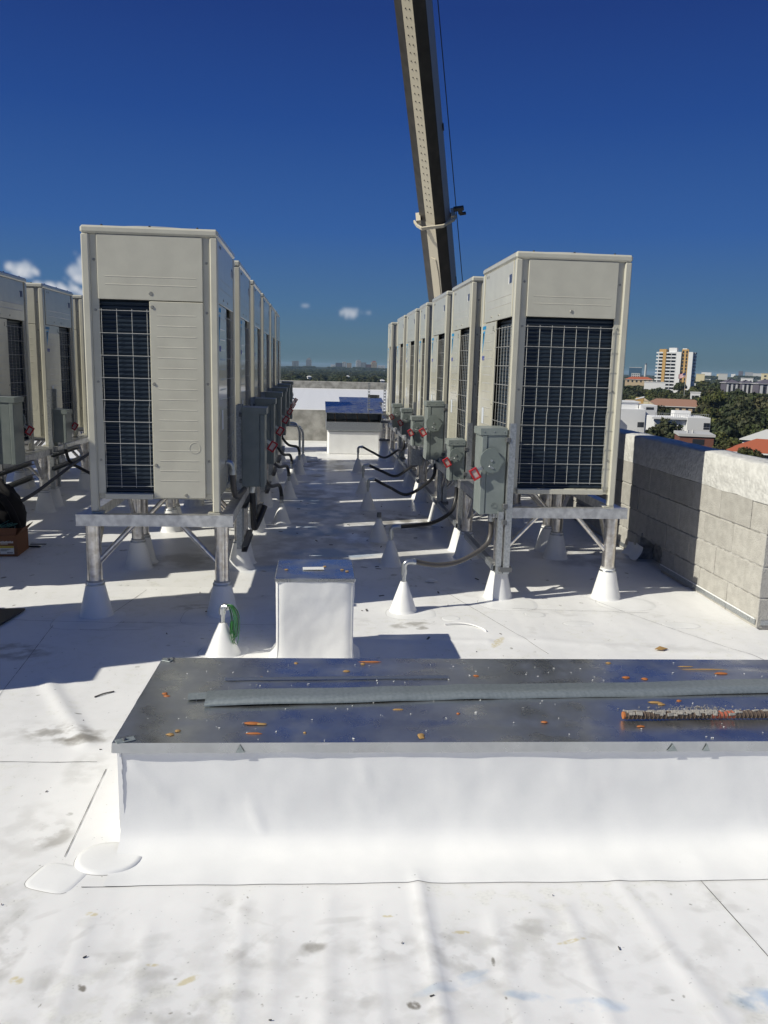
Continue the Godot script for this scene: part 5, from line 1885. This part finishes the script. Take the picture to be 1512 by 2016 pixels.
func build_city() -> void:
	tri_mat("ground", tone_tex(Color(0.028, 0.036, 0.018), Color(0.06, 0.062, 0.038), 0.02, 701, 256, 6), 160.0, 1.0)
	mat("city_white", lin(0.72, 0.72, 0.72), 0.8)
	mat("city_grey", lin(0.30, 0.31, 0.33), 0.8)
	mat("city_pale", lin(0.50, 0.50, 0.49), 0.8)
	mat("city_tan", lin(0.46, 0.36, 0.24), 0.85)
	mat("city_yellow", lin(0.50, 0.31, 0.11), 0.75)
	mat("city_cream", lin(0.66, 0.58, 0.38), 0.8)
	mat("city_slate", lin(0.11, 0.10, 0.13), 0.8)
	mat("tile_brown", lin(0.27, 0.15, 0.105), 0.9)
	mat("tile_red", lin(0.36, 0.095, 0.045), 0.85)
	mat("brick_wall", lin(0.17, 0.07, 0.05), 0.9)
	mat("window", lin(0.03, 0.035, 0.045), 0.2)
	mat("glass_blue", lin(0.05, 0.10, 0.16), 0.15)
	mat("balcony", lin(0.66, 0.67, 0.69), 0.7)
	var g := setting("ground")
	var s := S()
	var R := 9000.0
	for i in 48:
		var a0 := TAU * i / 48.0
		var a1 := TAU * (i + 1) / 48.0
		tri(s, Vector3(0, GROUND, 0), Vector3(cos(a0) * R, GROUND, sin(a0) * R), Vector3(cos(a1) * R, GROUND, sin(a1) * R), Vector3.UP)
	part(g, "land", s, M.ground)
	# the condominium tower
	var face := -0.415
	var t := thing("condo_tower", "white and yellow condominium tower with balconies above the trees", "tower", Vector3(240.6, GROUND, -538.6), face - 0.18, "buildings of the far city")
	var top := 17.7 - GROUND
	s = S()
	span(s, -10.8, 11.0, 0.0, top - 2.0, -1.5, -16.0)
	part(t, "core_wall", s, M.city_white)
	s = S()
	span(s, 1.2, 4.4, 0.0, top - 1.6, 0.6, -1.6)
	part(t, "white_fin", s, M.city_white)
	s = S()
	span(s, 9.0, 11.8, 0.0, top - 1.6, 0.6, -14.0)
	part(t, "white_fin", s, M.city_white)
	s = S()
	span(s, -7.4, -5.4, 0.0, top + 0.2, 0.9, -1.6)
	part(t, "yellow_fin", s, M.city_yellow)
	s = S()
	span(s, -10.0, -5.6, top - 2.0, top + 0.1, 0.5, -8.0)
	part(t, "yellow_crown", s, M.city_yellow)
	s = S()
	span(s, 4.6, 8.8, 0.0, top + 0.2, -0.2, -1.6)
	part(t, "yellow_panel", s, M.city_yellow)
	s = S()
	span(s, -4.0, 1.0, top - 2.0, top + 1.1, -1.0, -7.0)
	span(s, 4.6, 7.4, top - 2.0, top + 0.8, -1.8, -7.0)
	part(t, "penthouse", s, M.city_white)
	for f in 15:
		var y := 3.5 + 2.25 * f
		if y > top - 2.4:
			break
		for q in [[-10.6, -7.5, 0.8], [-5.3, -2.2, 0.6], [-2.0, 1.1, 0.6]]:
			s = S()
			span(s, q[0], q[1], y, y + 0.95, q[2], -1.4)
			part(t, "balcony", s, M.balcony)
			s = S()
			span(s, q[0] + 0.25, q[1] - 0.25, y + 0.95, y + 2.1, -1.35, -1.45)
			part(t, "window", s, M.window)
		s = S()
		span(s, -12.2, -10.8, y, y + 0.9, -1.5, -9.0)
		part(t, "balcony", s, M.balcony)
		s = S()
		span(s, 11.9, 12.9, y, y + 0.9, -3.0, -9.0)
		part(t, "balcony", s, M.city_grey)
		for cx in [5.5, 7.8]:
			s = S()
			span(s, cx - 0.55, cx + 0.55, y + 0.15, y + 1.95, -0.25, -0.15)
			part(t, "window", s, M.window)
	s = S()
	span(s, -2.15, -1.95, 0.0, top - 2.0, 0.7, -1.4)
	span(s, 1.05, 1.3, 0.0, top - 2.0, 0.7, -1.4)
	part(t, "pilaster", s, M.city_white)
	block_house("podium_building", "low white annex at the foot of the condominium tower", 218, -514, face, 13, 12, -3.9, M.city_white, M.city_white)
	hip_house("long_red_roof_building", "long low building with dark red roof left of the tower", 231, -573, face, 20, 9, -3.0, -1.2, M.city_tan, M.tile_red, 6)
	block_house("glass_office", "small blue glass office block on the horizon by chimney stack", 554, -1393, face, 21, 15, 10.5, M.glass_blue, M.city_pale, 0, 0, 0.5)
	block_house("office_annex", "pale low office annex before the blue glass block", 538, -1350, face, 14, 15, 1.0, M.city_pale, M.city_pale, 4, 6)
	var ck := thing("chimney_stack", "slender pale chimney stack standing on the horizon", "chimney", Vector3(569.9, GROUND, -1387.5))
	s = S()
	cyl(s, Vector3.ZERO, Vector3(0, 17.5 - GROUND, 0), 2.2, 1.6, 12)
	part(ck, "shaft", s, M.city_pale)
	s = S()
	cyl(s, Vector3(0, 16.0 - GROUND, 0), Vector3(0, 17.8 - GROUND, 0), 1.75, 1.75, 12)
	part(ck, "rim", s, M.city_slate)
	# white modern house of stepped boxes
	var ha := thing("white_modern_house", "white modern house of stepped cubes just beyond the block wall", "building", Vector3(74.1, GROUND, -185.7), face + 0.25, "buildings of the far city")
	for q in [["cube_wall", -4.2, 2.9, -6.8, 0.0, -8.0], ["upper_cube_wall", -5.0, 2.0, -5.4, -4.0, -12.0], ["side_cube_wall", 2.2, 6.2, -5.9, -3.0, -10.0], ["low_cube_wall", -6.0, -3.4, -8.6, 1.2, -5.0]]:
		s = S()
		span(s, q[1], q[2], 0.0, q[3] - GROUND, q[4], q[5], 0.05)
		part(ha, q[0], s, M.city_white)
	s = S()
	span(s, -5.4, 2.4, -5.4 - GROUND, -5.2 - GROUND, -3.7, -12.2)
	part(ha, "roof_slab", s, M.city_white)
	for q in [[1.2, 2.7, -9.8, -11.0, 0.02], [3.6, 5.4, -6.4, -7.0, -2.98], [2.6, 3.4, -8.6, -9.4, -2.98]]:
		s = S()
		span(s, q[0], q[1], q[2] - GROUND, q[3] - GROUND, q[4], q[4] - 0.06)
		part(ha, "window", s, M.window)
	var hb := thing("white_terrace_house", "wide low white house with roof terrace, railings and corner window", "building", Vector3(79.8, GROUND, -172.3), face + 0.2, "buildings of the far city")
	for q in [["long_wall", -5.8, 1.0, -7.9, 0.0, -9.0], ["corner_wall", 1.0, 5.9, -7.7, 0.9, -9.0], ["penthouse_wall", -0.6, 3.0, -6.6, -5.0, -8.5]]:
		s = S()
		span(s, q[1], q[2], 0.0, q[3] - GROUND, q[4], q[5], 0.05)
		part(hb, q[0], s, M.city_white)
	s = S()
	span(s, -6.4, 1.0, -8.25 - GROUND, -7.85 - GROUND, 0.8, -0.1)
	part(hb, "canopy", s, M.city_white)
	for q in [[4.5, 5.1, -8.8, -9.7], [5.15, 5.75, -8.8, -9.7], [4.5, 5.75, -9.8, -10.2], [-4.5, -2.6, -8.9, -10.4]]:
		s = S()
		span(s, q[0], q[1], q[2] - GROUND, q[3] - GROUND, 0.95 if q[0] > 0.0 else 0.05, 0.85 if q[0] > 0.0 else -0.05)
		part(hb, "window", s, M.window)
	s = S()
	for k in 26:
		cyl(s, Vector3(-5.6 + 0.45 * k, -7.9 - GROUND, -0.2), Vector3(-5.6 + 0.45 * k, -7.0 - GROUND, -0.2), 0.03, 0.03, 4, false)
	cyl(s, Vector3(-5.6, -7.0 - GROUND, -0.2), Vector3(5.7, -7.0 - GROUND, -0.2), 0.035, 0.035, 4, false)
	part(hb, "railing", s, M.city_grey)
	hip_house("tile_roof_apartments", "long apartment house with brown tiled roof amid trees", 135.8, -300.6, face - 0.05, 24, 10, -10.6, -8.0, M.city_tan, M.tile_brown, 9)
	hip_house("tan_roof_house", "small house with tan roof next to the brown tiled apartments", 122, -297, face, 8, 8, -9.9, -7.6, M.city_tan, M.city_tan, 3)
	var ho := thing("orange_gable_house", "stepped pale house with an orange gable behind the white cubes", "building", Vector3(116.5, GROUND, -290), face, "buildings of the far city")
	for q in [["wall", -4.0, 0.0, -8.3, M.city_tan], ["gable_wall", -0.2, 2.6, -7.3, M.city_yellow], ["low_wall", 2.6, 4.4, -8.6, M.city_cream]]:
		s = S()
		span(s, q[1], q[2], 0.0, q[3] - GROUND, 0.0, -6.0)
		part(ho, q[0], s, q[4])
	s = S()
	prism(s, [Vector3(-0.3, -7.6 - GROUND, 0.1), Vector3(2.7, -6.9 - GROUND, 0.1), Vector3(2.7, -7.3 - GROUND, 0.1), Vector3(-0.3, -8.0 - GROUND, 0.1)], Vector3(0, 0, -6.2))
	part(ho, "roof", s, M.city_white)
	s = S()
	span(s, -0.9, 0.0, -9.3 - GROUND, -8.5 - GROUND, 0.03, -0.05)
	part(ho, "window", s, M.window)
	var br := block_house("brick_house", "dark red brick house with flat grey roof just past the wall", 61.1, -125.9, face + 0.1, 5.2, 7, -8.0, M.brick_wall, M.city_pale, 0, 0, 0.1)
	s = S()
	span(s, -0.6, 1.2, -9.6 - GROUND, -8.7 - GROUND, 0.03, -0.05)
	part(br, "window", s, M.window)
	s = S()
	for k in 2:
		cyl(s, Vector3(-1.2 + 0.8 * k, 12.1, -2.0), Vector3(-1.2 + 0.8 * k, 12.6, -2.0), 0.18, 0.18, 8)
	part(br, "roof_vent", s, M.city_pale)
	hip_house("white_roof_house", "white house with pale hipped roof at the picture's right edge", 85.6, -147.0, face - 0.25, 10.5, 8, -10.4, -8.6, M.city_white, M.city_pale, 6)
	hip_house("red_roof_house", "low house with bright orange red tiled hipped roof over the wall", 64.6, -112.6, face - 0.2, 10.5, 8, -9.5, -7.7, M.city_tan, M.tile_red, 0)
	for q in [[223.7, -424.7, 8.0, -0.2, "slate gabled townhouse, the one on the tower side", "gabled_townhouse"], [230.4, -421.1, 7.6, -0.7, "slate gabled townhouse, middle of three", "gabled_townhouse"], [236.0, -410.0, 12.0, -0.2, "slate gabled townhouse, the wide one at picture edge", "gabled_townhouse"]]:
		var th := hip_house(q[5], q[4], q[0], q[1], face + 0.3, q[2], 9, -2.4, q[3], M.city_slate, M.city_slate, 0)
		for k in 3:
			s = S()
			span(s, -q[2] * 0.4 + q[2] * 0.3 * k, -q[2] * 0.4 + q[2] * 0.3 * k + q[2] * 0.12, 12.0, 17.0, -0.45, -0.35)
			part(th, "white_bay", s, M.city_white)
			s = S()
			span(s, -q[2] * 0.26 + q[2] * 0.3 * k, -q[2] * 0.26 + q[2] * 0.3 * k + q[2] * 0.08, 12.5, 16.0, -0.45, -0.38)
			part(th, "window", s, M.window)
	block_house("pale_green_block", "pale yellow green apartment block at the right picture edge horizon", 398, -694, face, 11, 12, 3.9, M.city_cream, M.city_cream, 3, 7)
	block_house("yellow_villa", "pale yellow villa right of the tower near the horizon", 391, -810, face, 8, 8, 2.2, M.city_cream, M.city_cream)
	block_house("tan_block", "tan block with small rooftop hut near the horizon", 456, -890, face, 9, 9, 3.2, M.city_pale, M.city_pale)
	block_house("white_hut", "small white flat roof hut amid trees below the tower", 164.0, -342.8, face, 4, 4, -6.0, M.city_white, M.city_white, 2, 3)
	block_house("white_flat_block", "white flat block standing behind the slate townhouses", 287, -527, face, 7, 6, 0.0, M.city_white, M.city_white, 3, 5)
	block_house("tower_outbuilding", "little white outbuilding at the tower's right foot", 252.5, -533, face, 3.5, 5, -4.4, M.city_white, M.city_white, 1, 3)
	for q in [[1100, -2245, 26, 9.5, "city_white", "long white hall"], [1130, -2230, 12, 5.0, "city_cream", "cream block"], [1179, -2204, 11, 15.5, "city_slate", "dark hump-like block"], [1198, -2194, 20, 13.0, "city_grey", "wide grey block"], [1218, -2183, 26, 10.0, "city_pale", "wide pale hall"], [1163, -2213, 11, 6.0, "city_white", "small white block"]]:
		block_house("horizon_building", "%s on the horizon right of the tower" % q[5], q[0], q[1], face - 0.1, q[2], 20, q[3] * 0.85, M[q[4]], M[q[4]])
	# skyline seen down the aisle
	for q in [[-81, 13, 15.5, "city_grey", "grey", "leftmost of the pair of squat towers", 0], [-70, 13, 16.5, "city_grey", "grey", "rightmost of the pair of squat towers", 0], [-27.4, 20, 22.0, "city_grey", "tall grey", "stepped tower standing alone", 6], [61, 15, 6.5, "city_white", "low white", "hall", 0], [82, 25, 13, "city_slate", "dark", "slab beside a pale tower", 0], [101.4, 13, 17, "city_pale", "pale", "narrow tower with dark window stripes", 0], [119, 17, 13.5, "city_tan", "brownish", "slab", 0], [152.9, 17, 22.5, "city_pale", "tall pale", "tower in the tight cluster", 3], [171, 21, 16.5, "city_grey", "dark grey", "block before the tall pale tower", 0], [189, 21, 10, "brick_wall", "low red", "block next to the peach tower", 0], [210, 21, 18.5, "city_tan", "peach", "tower with red cap", 4], [237, 26, 7.5, "city_white", "low white", "hall beside the unit row", 0]]:
		var sk := block_house("skyline_tower", "%s %s on the skyline down the aisle" % [q[4], q[5]], q[0], -2997, 0.0, q[1], 20, q[2] - 2.0, M[q[3]], M[q[3]], maxi(2, int(q[1] / 5.0)), maxi(3, int((q[2] - GROUND) / 5.0)))
		if q[6] > 0:
			s = S()
			span(s, -q[1] * 0.28, q[1] * 0.28, q[2] - 2.0 - GROUND, q[2] - 2.0 - GROUND + q[6], -3.0, -15.0)
			part(sk, "crown_block", s, M.tile_red if q[4] == "peach" else M.city_grey)
	for q in [[33, -850, "small white house roof in woodland down the aisle"], [52.0, -640, "bright white roof gleaming in woodland down the aisle"], [-6, -760, "small pale roof in woodland down the aisle"]]:
		hip_house("woodland_house", q[2], q[0], q[1], 0.2, 4, 5, -9.4, -8.1, M.city_white, M.city_white)
	# flag on its pole
	var fl := thing("flagpole", "flagpole flying a red and white striped flag before the tower", "flag", Vector3(176.6, GROUND, -381.0), face)
	s = S()
	cyl(s, Vector3.ZERO, Vector3(0, 22.2, 0), 0.14, 0.07, 8)
	part(fl, "pole", s, M.city_pale)
	mat("flag_red", lin(0.42, 0.03, 0.04), 0.8)
	mat("flag_blue", lin(0.03, 0.04, 0.16), 0.8)
	for k in 13:
		var y1 := 22.0 - 0.16 * k
		var st := sheet(10, 1, func(u: float, v: float) -> Vector3:
			var x := -3.3 * u
			return Vector3(x, y1 - 0.16 * v - 0.75 * u * u + 0.12 * sin(u * 7.0), 0.25 * sin(u * 6.0)), Vector3(0, 0, 1))
		part(fl, "stripe", st, M.flag_red if k % 2 == 0 else M.city_white)
	var cn := sheet(6, 1, func(u: float, v: float) -> Vector3:
		var x := -1.4 * u
		var uu := u * 1.4 / 3.3
		return Vector3(x, 22.0 - 1.12 * v - 0.75 * uu * uu + 0.12 * sin(uu * 7.0), 0.03 + 0.25 * sin(uu * 6.0)), Vector3(0, 0, 1))
	part(fl, "canton", cn, M.flag_blue)

# ---------------------------------------------------------------- trees
func crown_mesh(sd: int, n: int, leaf: float, base: Color, flat: float) -> ArrayMesh:
	var r := RandomNumberGenerator.new()
	r.seed = sd
	var s := SurfaceTool.new()
	s.begin(Mesh.PRIMITIVE_TRIANGLES)
	s.set_smooth_group(-1)
	var lobes := []
	for k in 11:
		var a := TAU * k / 11.0 * 2.4 + r.randf()
		var rad := r.randf_range(0.15, 0.68) if k > 0 else 0.0
		lobes.append([Vector3(cos(a) * rad, r.randf_range(-0.28, 0.42) * (1.0 - rad * 0.5) + (0.25 if k == 0 else 0.0), sin(a) * rad), r.randf_range(0.26, 0.46)])
	for i in n:
		var l: Array = lobes[i % lobes.size()]
		var d := Vector3(r.randfn(), r.randfn(), r.randfn()).normalized()
		if d.y < -0.35:
			d.y *= -0.5
		var c: Vector3 = l[0] + d * l[1] * pow(r.randf(), 0.28)
		c.y *= flat
		var nrm := (d + Vector3(r.randfn(), r.randfn() + 0.5, r.randfn()) * 0.55).normalized()
		var u := side_of(nrm).rotated(nrm, r.randf() * TAU)
		var v := nrm.cross(u)
		var q := leaf * r.randf_range(0.6, 1.35)
		var k2 := r.randf_range(0.55, 1.35)
		s.set_color(Color(base.r * k2 * r.randf_range(0.9, 1.15), base.g * k2, base.b * k2))
		tri(s, c + u * q, c + v * q * 0.7 - u * q * 0.4, c - v * q * 0.7 - u * q * 0.5, nrm)
		tri(s, c - u * q * 0.8 + v * q * 0.2, c + v * q * 0.9 + u * q * 0.4, c + u * q * 0.3 - v * q * 0.5 + nrm * q * 0.5, nrm)
	s.generate_normals()
	return s.commit()

func plant(p: Vector3, top: float, rad: float, label: String, group: String, crowns: Array, trunk: Mesh, lm: Material, r: RandomNumberGenerator) -> void:
	var crown_h := minf(rad * 1.15, (top - GROUND) * 0.62)
	var t := thing("canopy_tree", label, "tree", p, r.randf() * TAU, group)
	var tr := MeshInstance3D.new()
	tr.name = "trunk"
	tr.mesh = trunk
	tr.material_override = M.bark
	t.add_child(tr)
	tr.scale = Vector3(rad * 1.2, top - GROUND - crown_h * 0.75, rad * 1.2)
	var cr := MeshInstance3D.new()
	cr.name = "crown"
	cr.mesh = crowns[r.randi() % 6]
	cr.material_override = lm
	t.add_child(cr)
	cr.position = Vector3(0, top - GROUND - crown_h * 0.75, 0)
	cr.scale = Vector3(rad, crown_h, rad)

func build_trees() -> void:
	var lm := mat("leaf", Color.WHITE, 0.75)
	lm.vertex_color_use_as_albedo = true
	lm.backlight_enabled = true
	lm.backlight = Color(0.05, 0.08, 0.02)
	mat("bark", lin(0.06, 0.048, 0.038), 0.95)
	var crowns := []
	var tones := [Color(0.046, 0.060, 0.016), Color(0.034, 0.047, 0.014), Color(0.062, 0.070, 0.015), Color(0.042, 0.050, 0.018), Color(0.075, 0.088, 0.016), Color(0.055, 0.054, 0.017)]
	for k in 6:
		crowns.append(crown_mesh(900 + k, 2600, 0.085, tones[k], [0.8, 0.95, 0.75, 1.05, 0.85, 0.7][k]))
	var s := S()
	cyl(s, Vector3(0, 0, 0), Vector3(0.1, 0.62, 0.05), 0.042, 0.026, 8)
	cyl(s, Vector3(0.1, 0.6, 0.05), Vector3(-0.2, 0.98, 0.1), 0.022, 0.01, 6)
	cyl(s, Vector3(0.1, 0.6, 0.05), Vector3(0.35, 0.95, -0.12), 0.022, 0.01, 6)
	cyl(s, Vector3(0.09, 0.55, 0.05), Vector3(0.08, 1.0, -0.25), 0.02, 0.009, 6)
	s.generate_normals()
	var trunk := s.commit()
	var r := RandomNumberGenerator.new()
	r.seed = 2024
	var keep_out := [[240, -540, 22], [218, -514, 12], [231, -573, 14], [74, -188, 11], [80, -175, 11], [136, -303, 16], [122, -300, 8], [116, -292, 8], [61, -128, 7], [85, -150, 9], [64, -115, 9], [224, -427, 8], [231, -423, 8], [236, -412, 10], [287, -527, 6], [164, -344, 5], [176, -381, 4], [398, -694, 9], [391, -810, 8], [456, -890, 8]]
	var placed := []
	var made := 0
	var tries := 0
	# sight line over a building must stay open: trees in front of it are kept lower
	var low_before := [[74, -186, -11.5], [79, -172, -11.2], [136, -300, -11.2], [117, -296, -9.2], [61, -126, -9.8], [84, -148, -11.5], [64, -113, -9.9], [240, -538, -6.5], [218, -514, -5.8], [231, -573, -3.8], [224, -424, -3.6], [230, -421, -3.6], [236, -410, -3.6], [164, -343, -7.4]]
	# the trees one can pick out one by one: x, z, top, crown radius
	var picked := [
		[60.8, -148.0, -9.1, 4.0],
		[62.7, -147.2, -8.3, 4.5],
		[64.9, -146.3, -7.4, 5.0],
		[69.0, -149.9, -8.2, 4.0],
		[73.1, -153.5, -9.1, 3.5],
		[71.3, -143.2, -8.4, 3.5],
		[74.9, -147.0, -7.5, 5.0],
		[84.1, -159.1, -7.2, 6.0],
		[91.8, -166.3, -6.8, 6.5],
		[91.9, -160.5, -6.8, 6.0],
		[147.5, -295.2, -4.1, 8.0],
		[150.8, -293.5, -1.0, 9.0],
		[150.9, -282.2, -3.1, 9.0],
		[150.4, -271.1, -2.3, 9.0],
		[149.2, -260.2, -3.0, 9.0],
		[107.4, -214.6, -6.9, 7.0],
		[115.3, -221.8, -5.7, 8.0],
		[117.0, -215.3, -5.4, 8.0],
		[118.4, -208.8, -5.3, 8.0],
		[94.8, -193.0, -8.0, 5.0],
		[95.6, -187.0, -7.2, 6.0],
		[101.3, -189.6, -6.5, 7.0],
		[102.8, -183.1, -6.2, 7.0],
		[104.7, -238.0, -6.6, 5.0],
		[95.6, -209.2, -7.3, 4.0],
		[94.3, -220.7, -7.9, 3.5],
		[190.1, -440.7, -4.5, 8.0],
		[199.6, -436.5, -1.7, 5.0],
		[164.9, -397.1, -6.0, 8.0],
		[155.7, -390.1, -6.8, 8.0],
		[159.4, -410.1, -5.2, 8.0],
		[162.7, -365.4, -5.9, 8.0],
		[168.7, -362.7, -6.1, 8.0],
		[182.2, -378.4, -5.1, 8.0],
		[199.4, -403.4, -2.9, 9.0],
		[224.9, -446.6, -1.3, 9.0],
		[227.7, -467.5, -1.6, 9.0],
		[57.6, -103.0, -7.1, 2.6],
		[48.2, -87.6, -6.4, 1.8],
		[62.7, -119.6, -7.9, 3.0],
		[56.9, -111.3, -7.7, 3.0],
		[51.6, -102.8, -7.5, 2.4]]
	var zones := [[10, "bushy tree rising just beyond the block wall, %s counting away from the unit"], [5, "large dark tree below the slate townhouses, %s counting from the tower side"], [4, "mid-distance tree above the white roofed house, %s counting from the tower side"], [4, "rounded tree behind the terrace house's corner, %s counting from the tower side"], [3, "small tree among the white house roofs, %s in the list from below"], [2, "tree close before the tower's foot, %s counting away from the unit"], [3, "tree behind the orange gable house, %s counting from the flag side"], [3, "tree behind the brown tiled apartments, %s counting away from the unit"], [3, "tree between tower and slate townhouses, %s counting from below"], [2, "small tree before the red tiled roof, %s counting from the picture edge"], [3, "shrubby tree between brick house and red roof, %s counting from the picture edge"]]
	var zi := 0
	var zc := 0
	for q in picked:
		var zlabel: String = zones[zi][1] % (ORD + ["eighth", "ninth", "tenth"])[zc]
		zc += 1
		if zc >= zones[zi][0]:
			zi = mini(zi + 1, zones.size() - 1)
			zc = 0
		plant(Vector3(q[0], GROUND, q[1]), q[2], q[3], zlabel, "trees standing out beyond the block wall", crowns, trunk, lm, r)
		placed.append([Vector3(q[0], GROUND, q[1]), q[3] * 0.8])
	while made < 200 and tries < 9000:
		tries += 1
		var near := made < 165
		var th := r.randf_range(0.345, 0.60) if near else r.randf_range(-0.06, 0.11)
		var dist := (108.0 + 470.0 * pow(r.randf(), 0.75)) if near else r.randf_range(560.0, 1050.0)
		var p := Vector3(sin(th) * dist, GROUND, -cos(th) * dist)
		var rad := r.randf_range(4.0, 7.5)
		if dist > 500.0:
			rad *= 1.25
		var ok := true
		for q in keep_out:
			if Vector2(p.x - q[0], p.z - q[1]).length() < q[2] * 0.8 + rad * 0.6:
				ok = false
				break
		if not ok:
			continue
		for q in placed:
			if (q[0] as Vector3).distance_to(p) < (q[1] + rad) * 0.55:
				ok = false
				break
		if not ok:
			continue
		var top := GROUND + r.randf_range(9.5, 14.0)
		for q in low_before:
			var bd := Vector2(q[0], q[1]).length()
			var bt := atan2(q[0], -q[1])
			if dist < bd and absf(th - bt) < 11.0 / bd + rad / dist:
				# height of the sight line from the camera to the lowest part of the house that shows
				top = minf(top, 1.565 + (q[2] - 1.565) * dist / bd)
		if top - GROUND < 4.5:
			continue
		placed.append([p, rad])
		var label := "broad green tree of the dense canopy beyond the block wall" if near else "dark green tree of the woodland seen down the aisle"
		plant(p, top, rad, label, "canopy trees beyond the block wall" if near else "woodland trees down the aisle", crowns, trunk, lm, r)
		made += 1
	# the rest of the wooded city reads as one mass
	var mm := MultiMesh.new()
	mm.transform_format = MultiMesh.TRANSFORM_3D
	mm.use_colors = true
	mm.mesh = crown_mesh(977, 300, 0.20, Color(0.046, 0.056, 0.017), 0.85)
	var xs := []
	var tr2 := 0
	while xs.size() < 16000 and tr2 < 60000:
		tr2 += 1
		var th := r.randf_range(-0.42, 0.78)
		var dist := 105.0 * exp(r.randf() * log(5200.0 / 105.0))
		if r.randf() < 0.5:
			dist = sqrt(r.randf_range(300.0 * 300.0, 5200.0 * 5200.0))
		var p := Vector3(sin(th) * dist, GROUND, -cos(th) * dist)
		var rad := r.randf_range(3.5, 6.5) * (1.0 + dist / 2500.0)
		var top := GROUND + r.randf_range(8.0, 12.5)
		var ok := true
		for q in keep_out:
			if Vector2(p.x - q[0], p.z - q[1]).length() < q[2] * 0.8 + rad * 0.7:
				ok = false
				break
		if not ok:
			continue
		for q in low_before:
			var bd := Vector2(q[0], q[1]).length()
			var bt := atan2(q[0], -q[1])
			if dist < bd and absf(th - bt) < 11.0 / bd + rad / dist:
				top = minf(top, 1.565 + (q[2] - 1.565) * dist / bd)
		if top - GROUND < 3.0:
			continue
		xs.append(Transform3D(Basis(Vector3.UP, r.randf() * TAU).scaled(Vector3(rad, (top - GROUND) * 0.5, rad)), Vector3(p.x, GROUND + (top - GROUND) * 0.56, p.z)))
	# belts of street trees before the houses, up to where the houses show
	for q in [[240, -538, 15, -6.0], [218, -514, 9, -6.0], [231, -573, 12, -3.9], [554, -1393, 13, -2.0], [538, -1350, 9, -1.8], [570, -1387, 4, -1.0], [224, -424, 6, -4.4], [231, -421, 6, -4.4], [237, -409, 8, -4.4], [398, -694, 7, -1.2], [391, -810, 7, -1.8], [456, -890, 7, 0.0], [287, -527, 6, -1.6], [252, -533, 4, -6.2],
		[1100, -2245, 18, 3.5], [1130, -2230, 12, 2.0], [1179, -2204, 12, 6.0], [1198, -2194, 16, 6.0], [1218, -2183, 18, 5.0], [1163, -2213, 12, 0.0], [-76, -2997, 22, -1.0], [-27, -2997, 16, 1.0], [61, -2997, 14, 0.5], [82, -2997, 16, 1.0], [101, -2997, 10, -5.0], [119, -2997, 12, -2.0], [153, -2997, 14, 2.0], [171, -2997, 14, -1.0], [189, -2997, 14, 0.5], [210, -2997, 14, 0.5], [237, -2997, 18, 0.0], [33, -850, 6, -8.9], [52, -640, 6, -8.9], [-6, -760, 6, -8.9], [136, -300, 13, -10.9]]:
		var bd := Vector2(q[0], q[1]).length()
		var across := Vector2(-q[1], q[0]) / bd
		for k in 16:
			var f := r.randf_range(0.9, 0.965) if bd < 1000.0 else r.randf_range(0.95, 0.99)
			var side := r.randf_range(-1.2, 1.2) * float(q[2])
			var top: float = 1.565 + (q[3] - 1.565) * f - r.randf() * 0.8
			var rad := r.randf_range(3.0, 4.5) * (1.0 + bd / 2500.0)
			xs.append(Transform3D(Basis(Vector3.UP, r.randf() * TAU).scaled(Vector3(rad, (top - GROUND) * 0.5, rad)), Vector3(q[0] * f + across.x * side, GROUND + (top - GROUND) * 0.56, q[1] * f + across.y * side)))
	mm.instance_count = xs.size()
	for i in xs.size():
		mm.set_instance_transform(i, xs[i])
		var k := r.randf_range(0.65, 1.4)
		mm.set_instance_color(i, Color(k * r.randf_range(0.9, 1.2), k, k * r.randf_range(0.8, 1.1)))
	var mi := MultiMeshInstance3D.new()
	mi.multimesh = mm
	mi.material_override = lm
	mi.name = "woodland"
	add_child(mi)
	tag(mi, "green woodland and street trees covering the far city", "woodland")
	mi.set_meta("kind", "stuff")
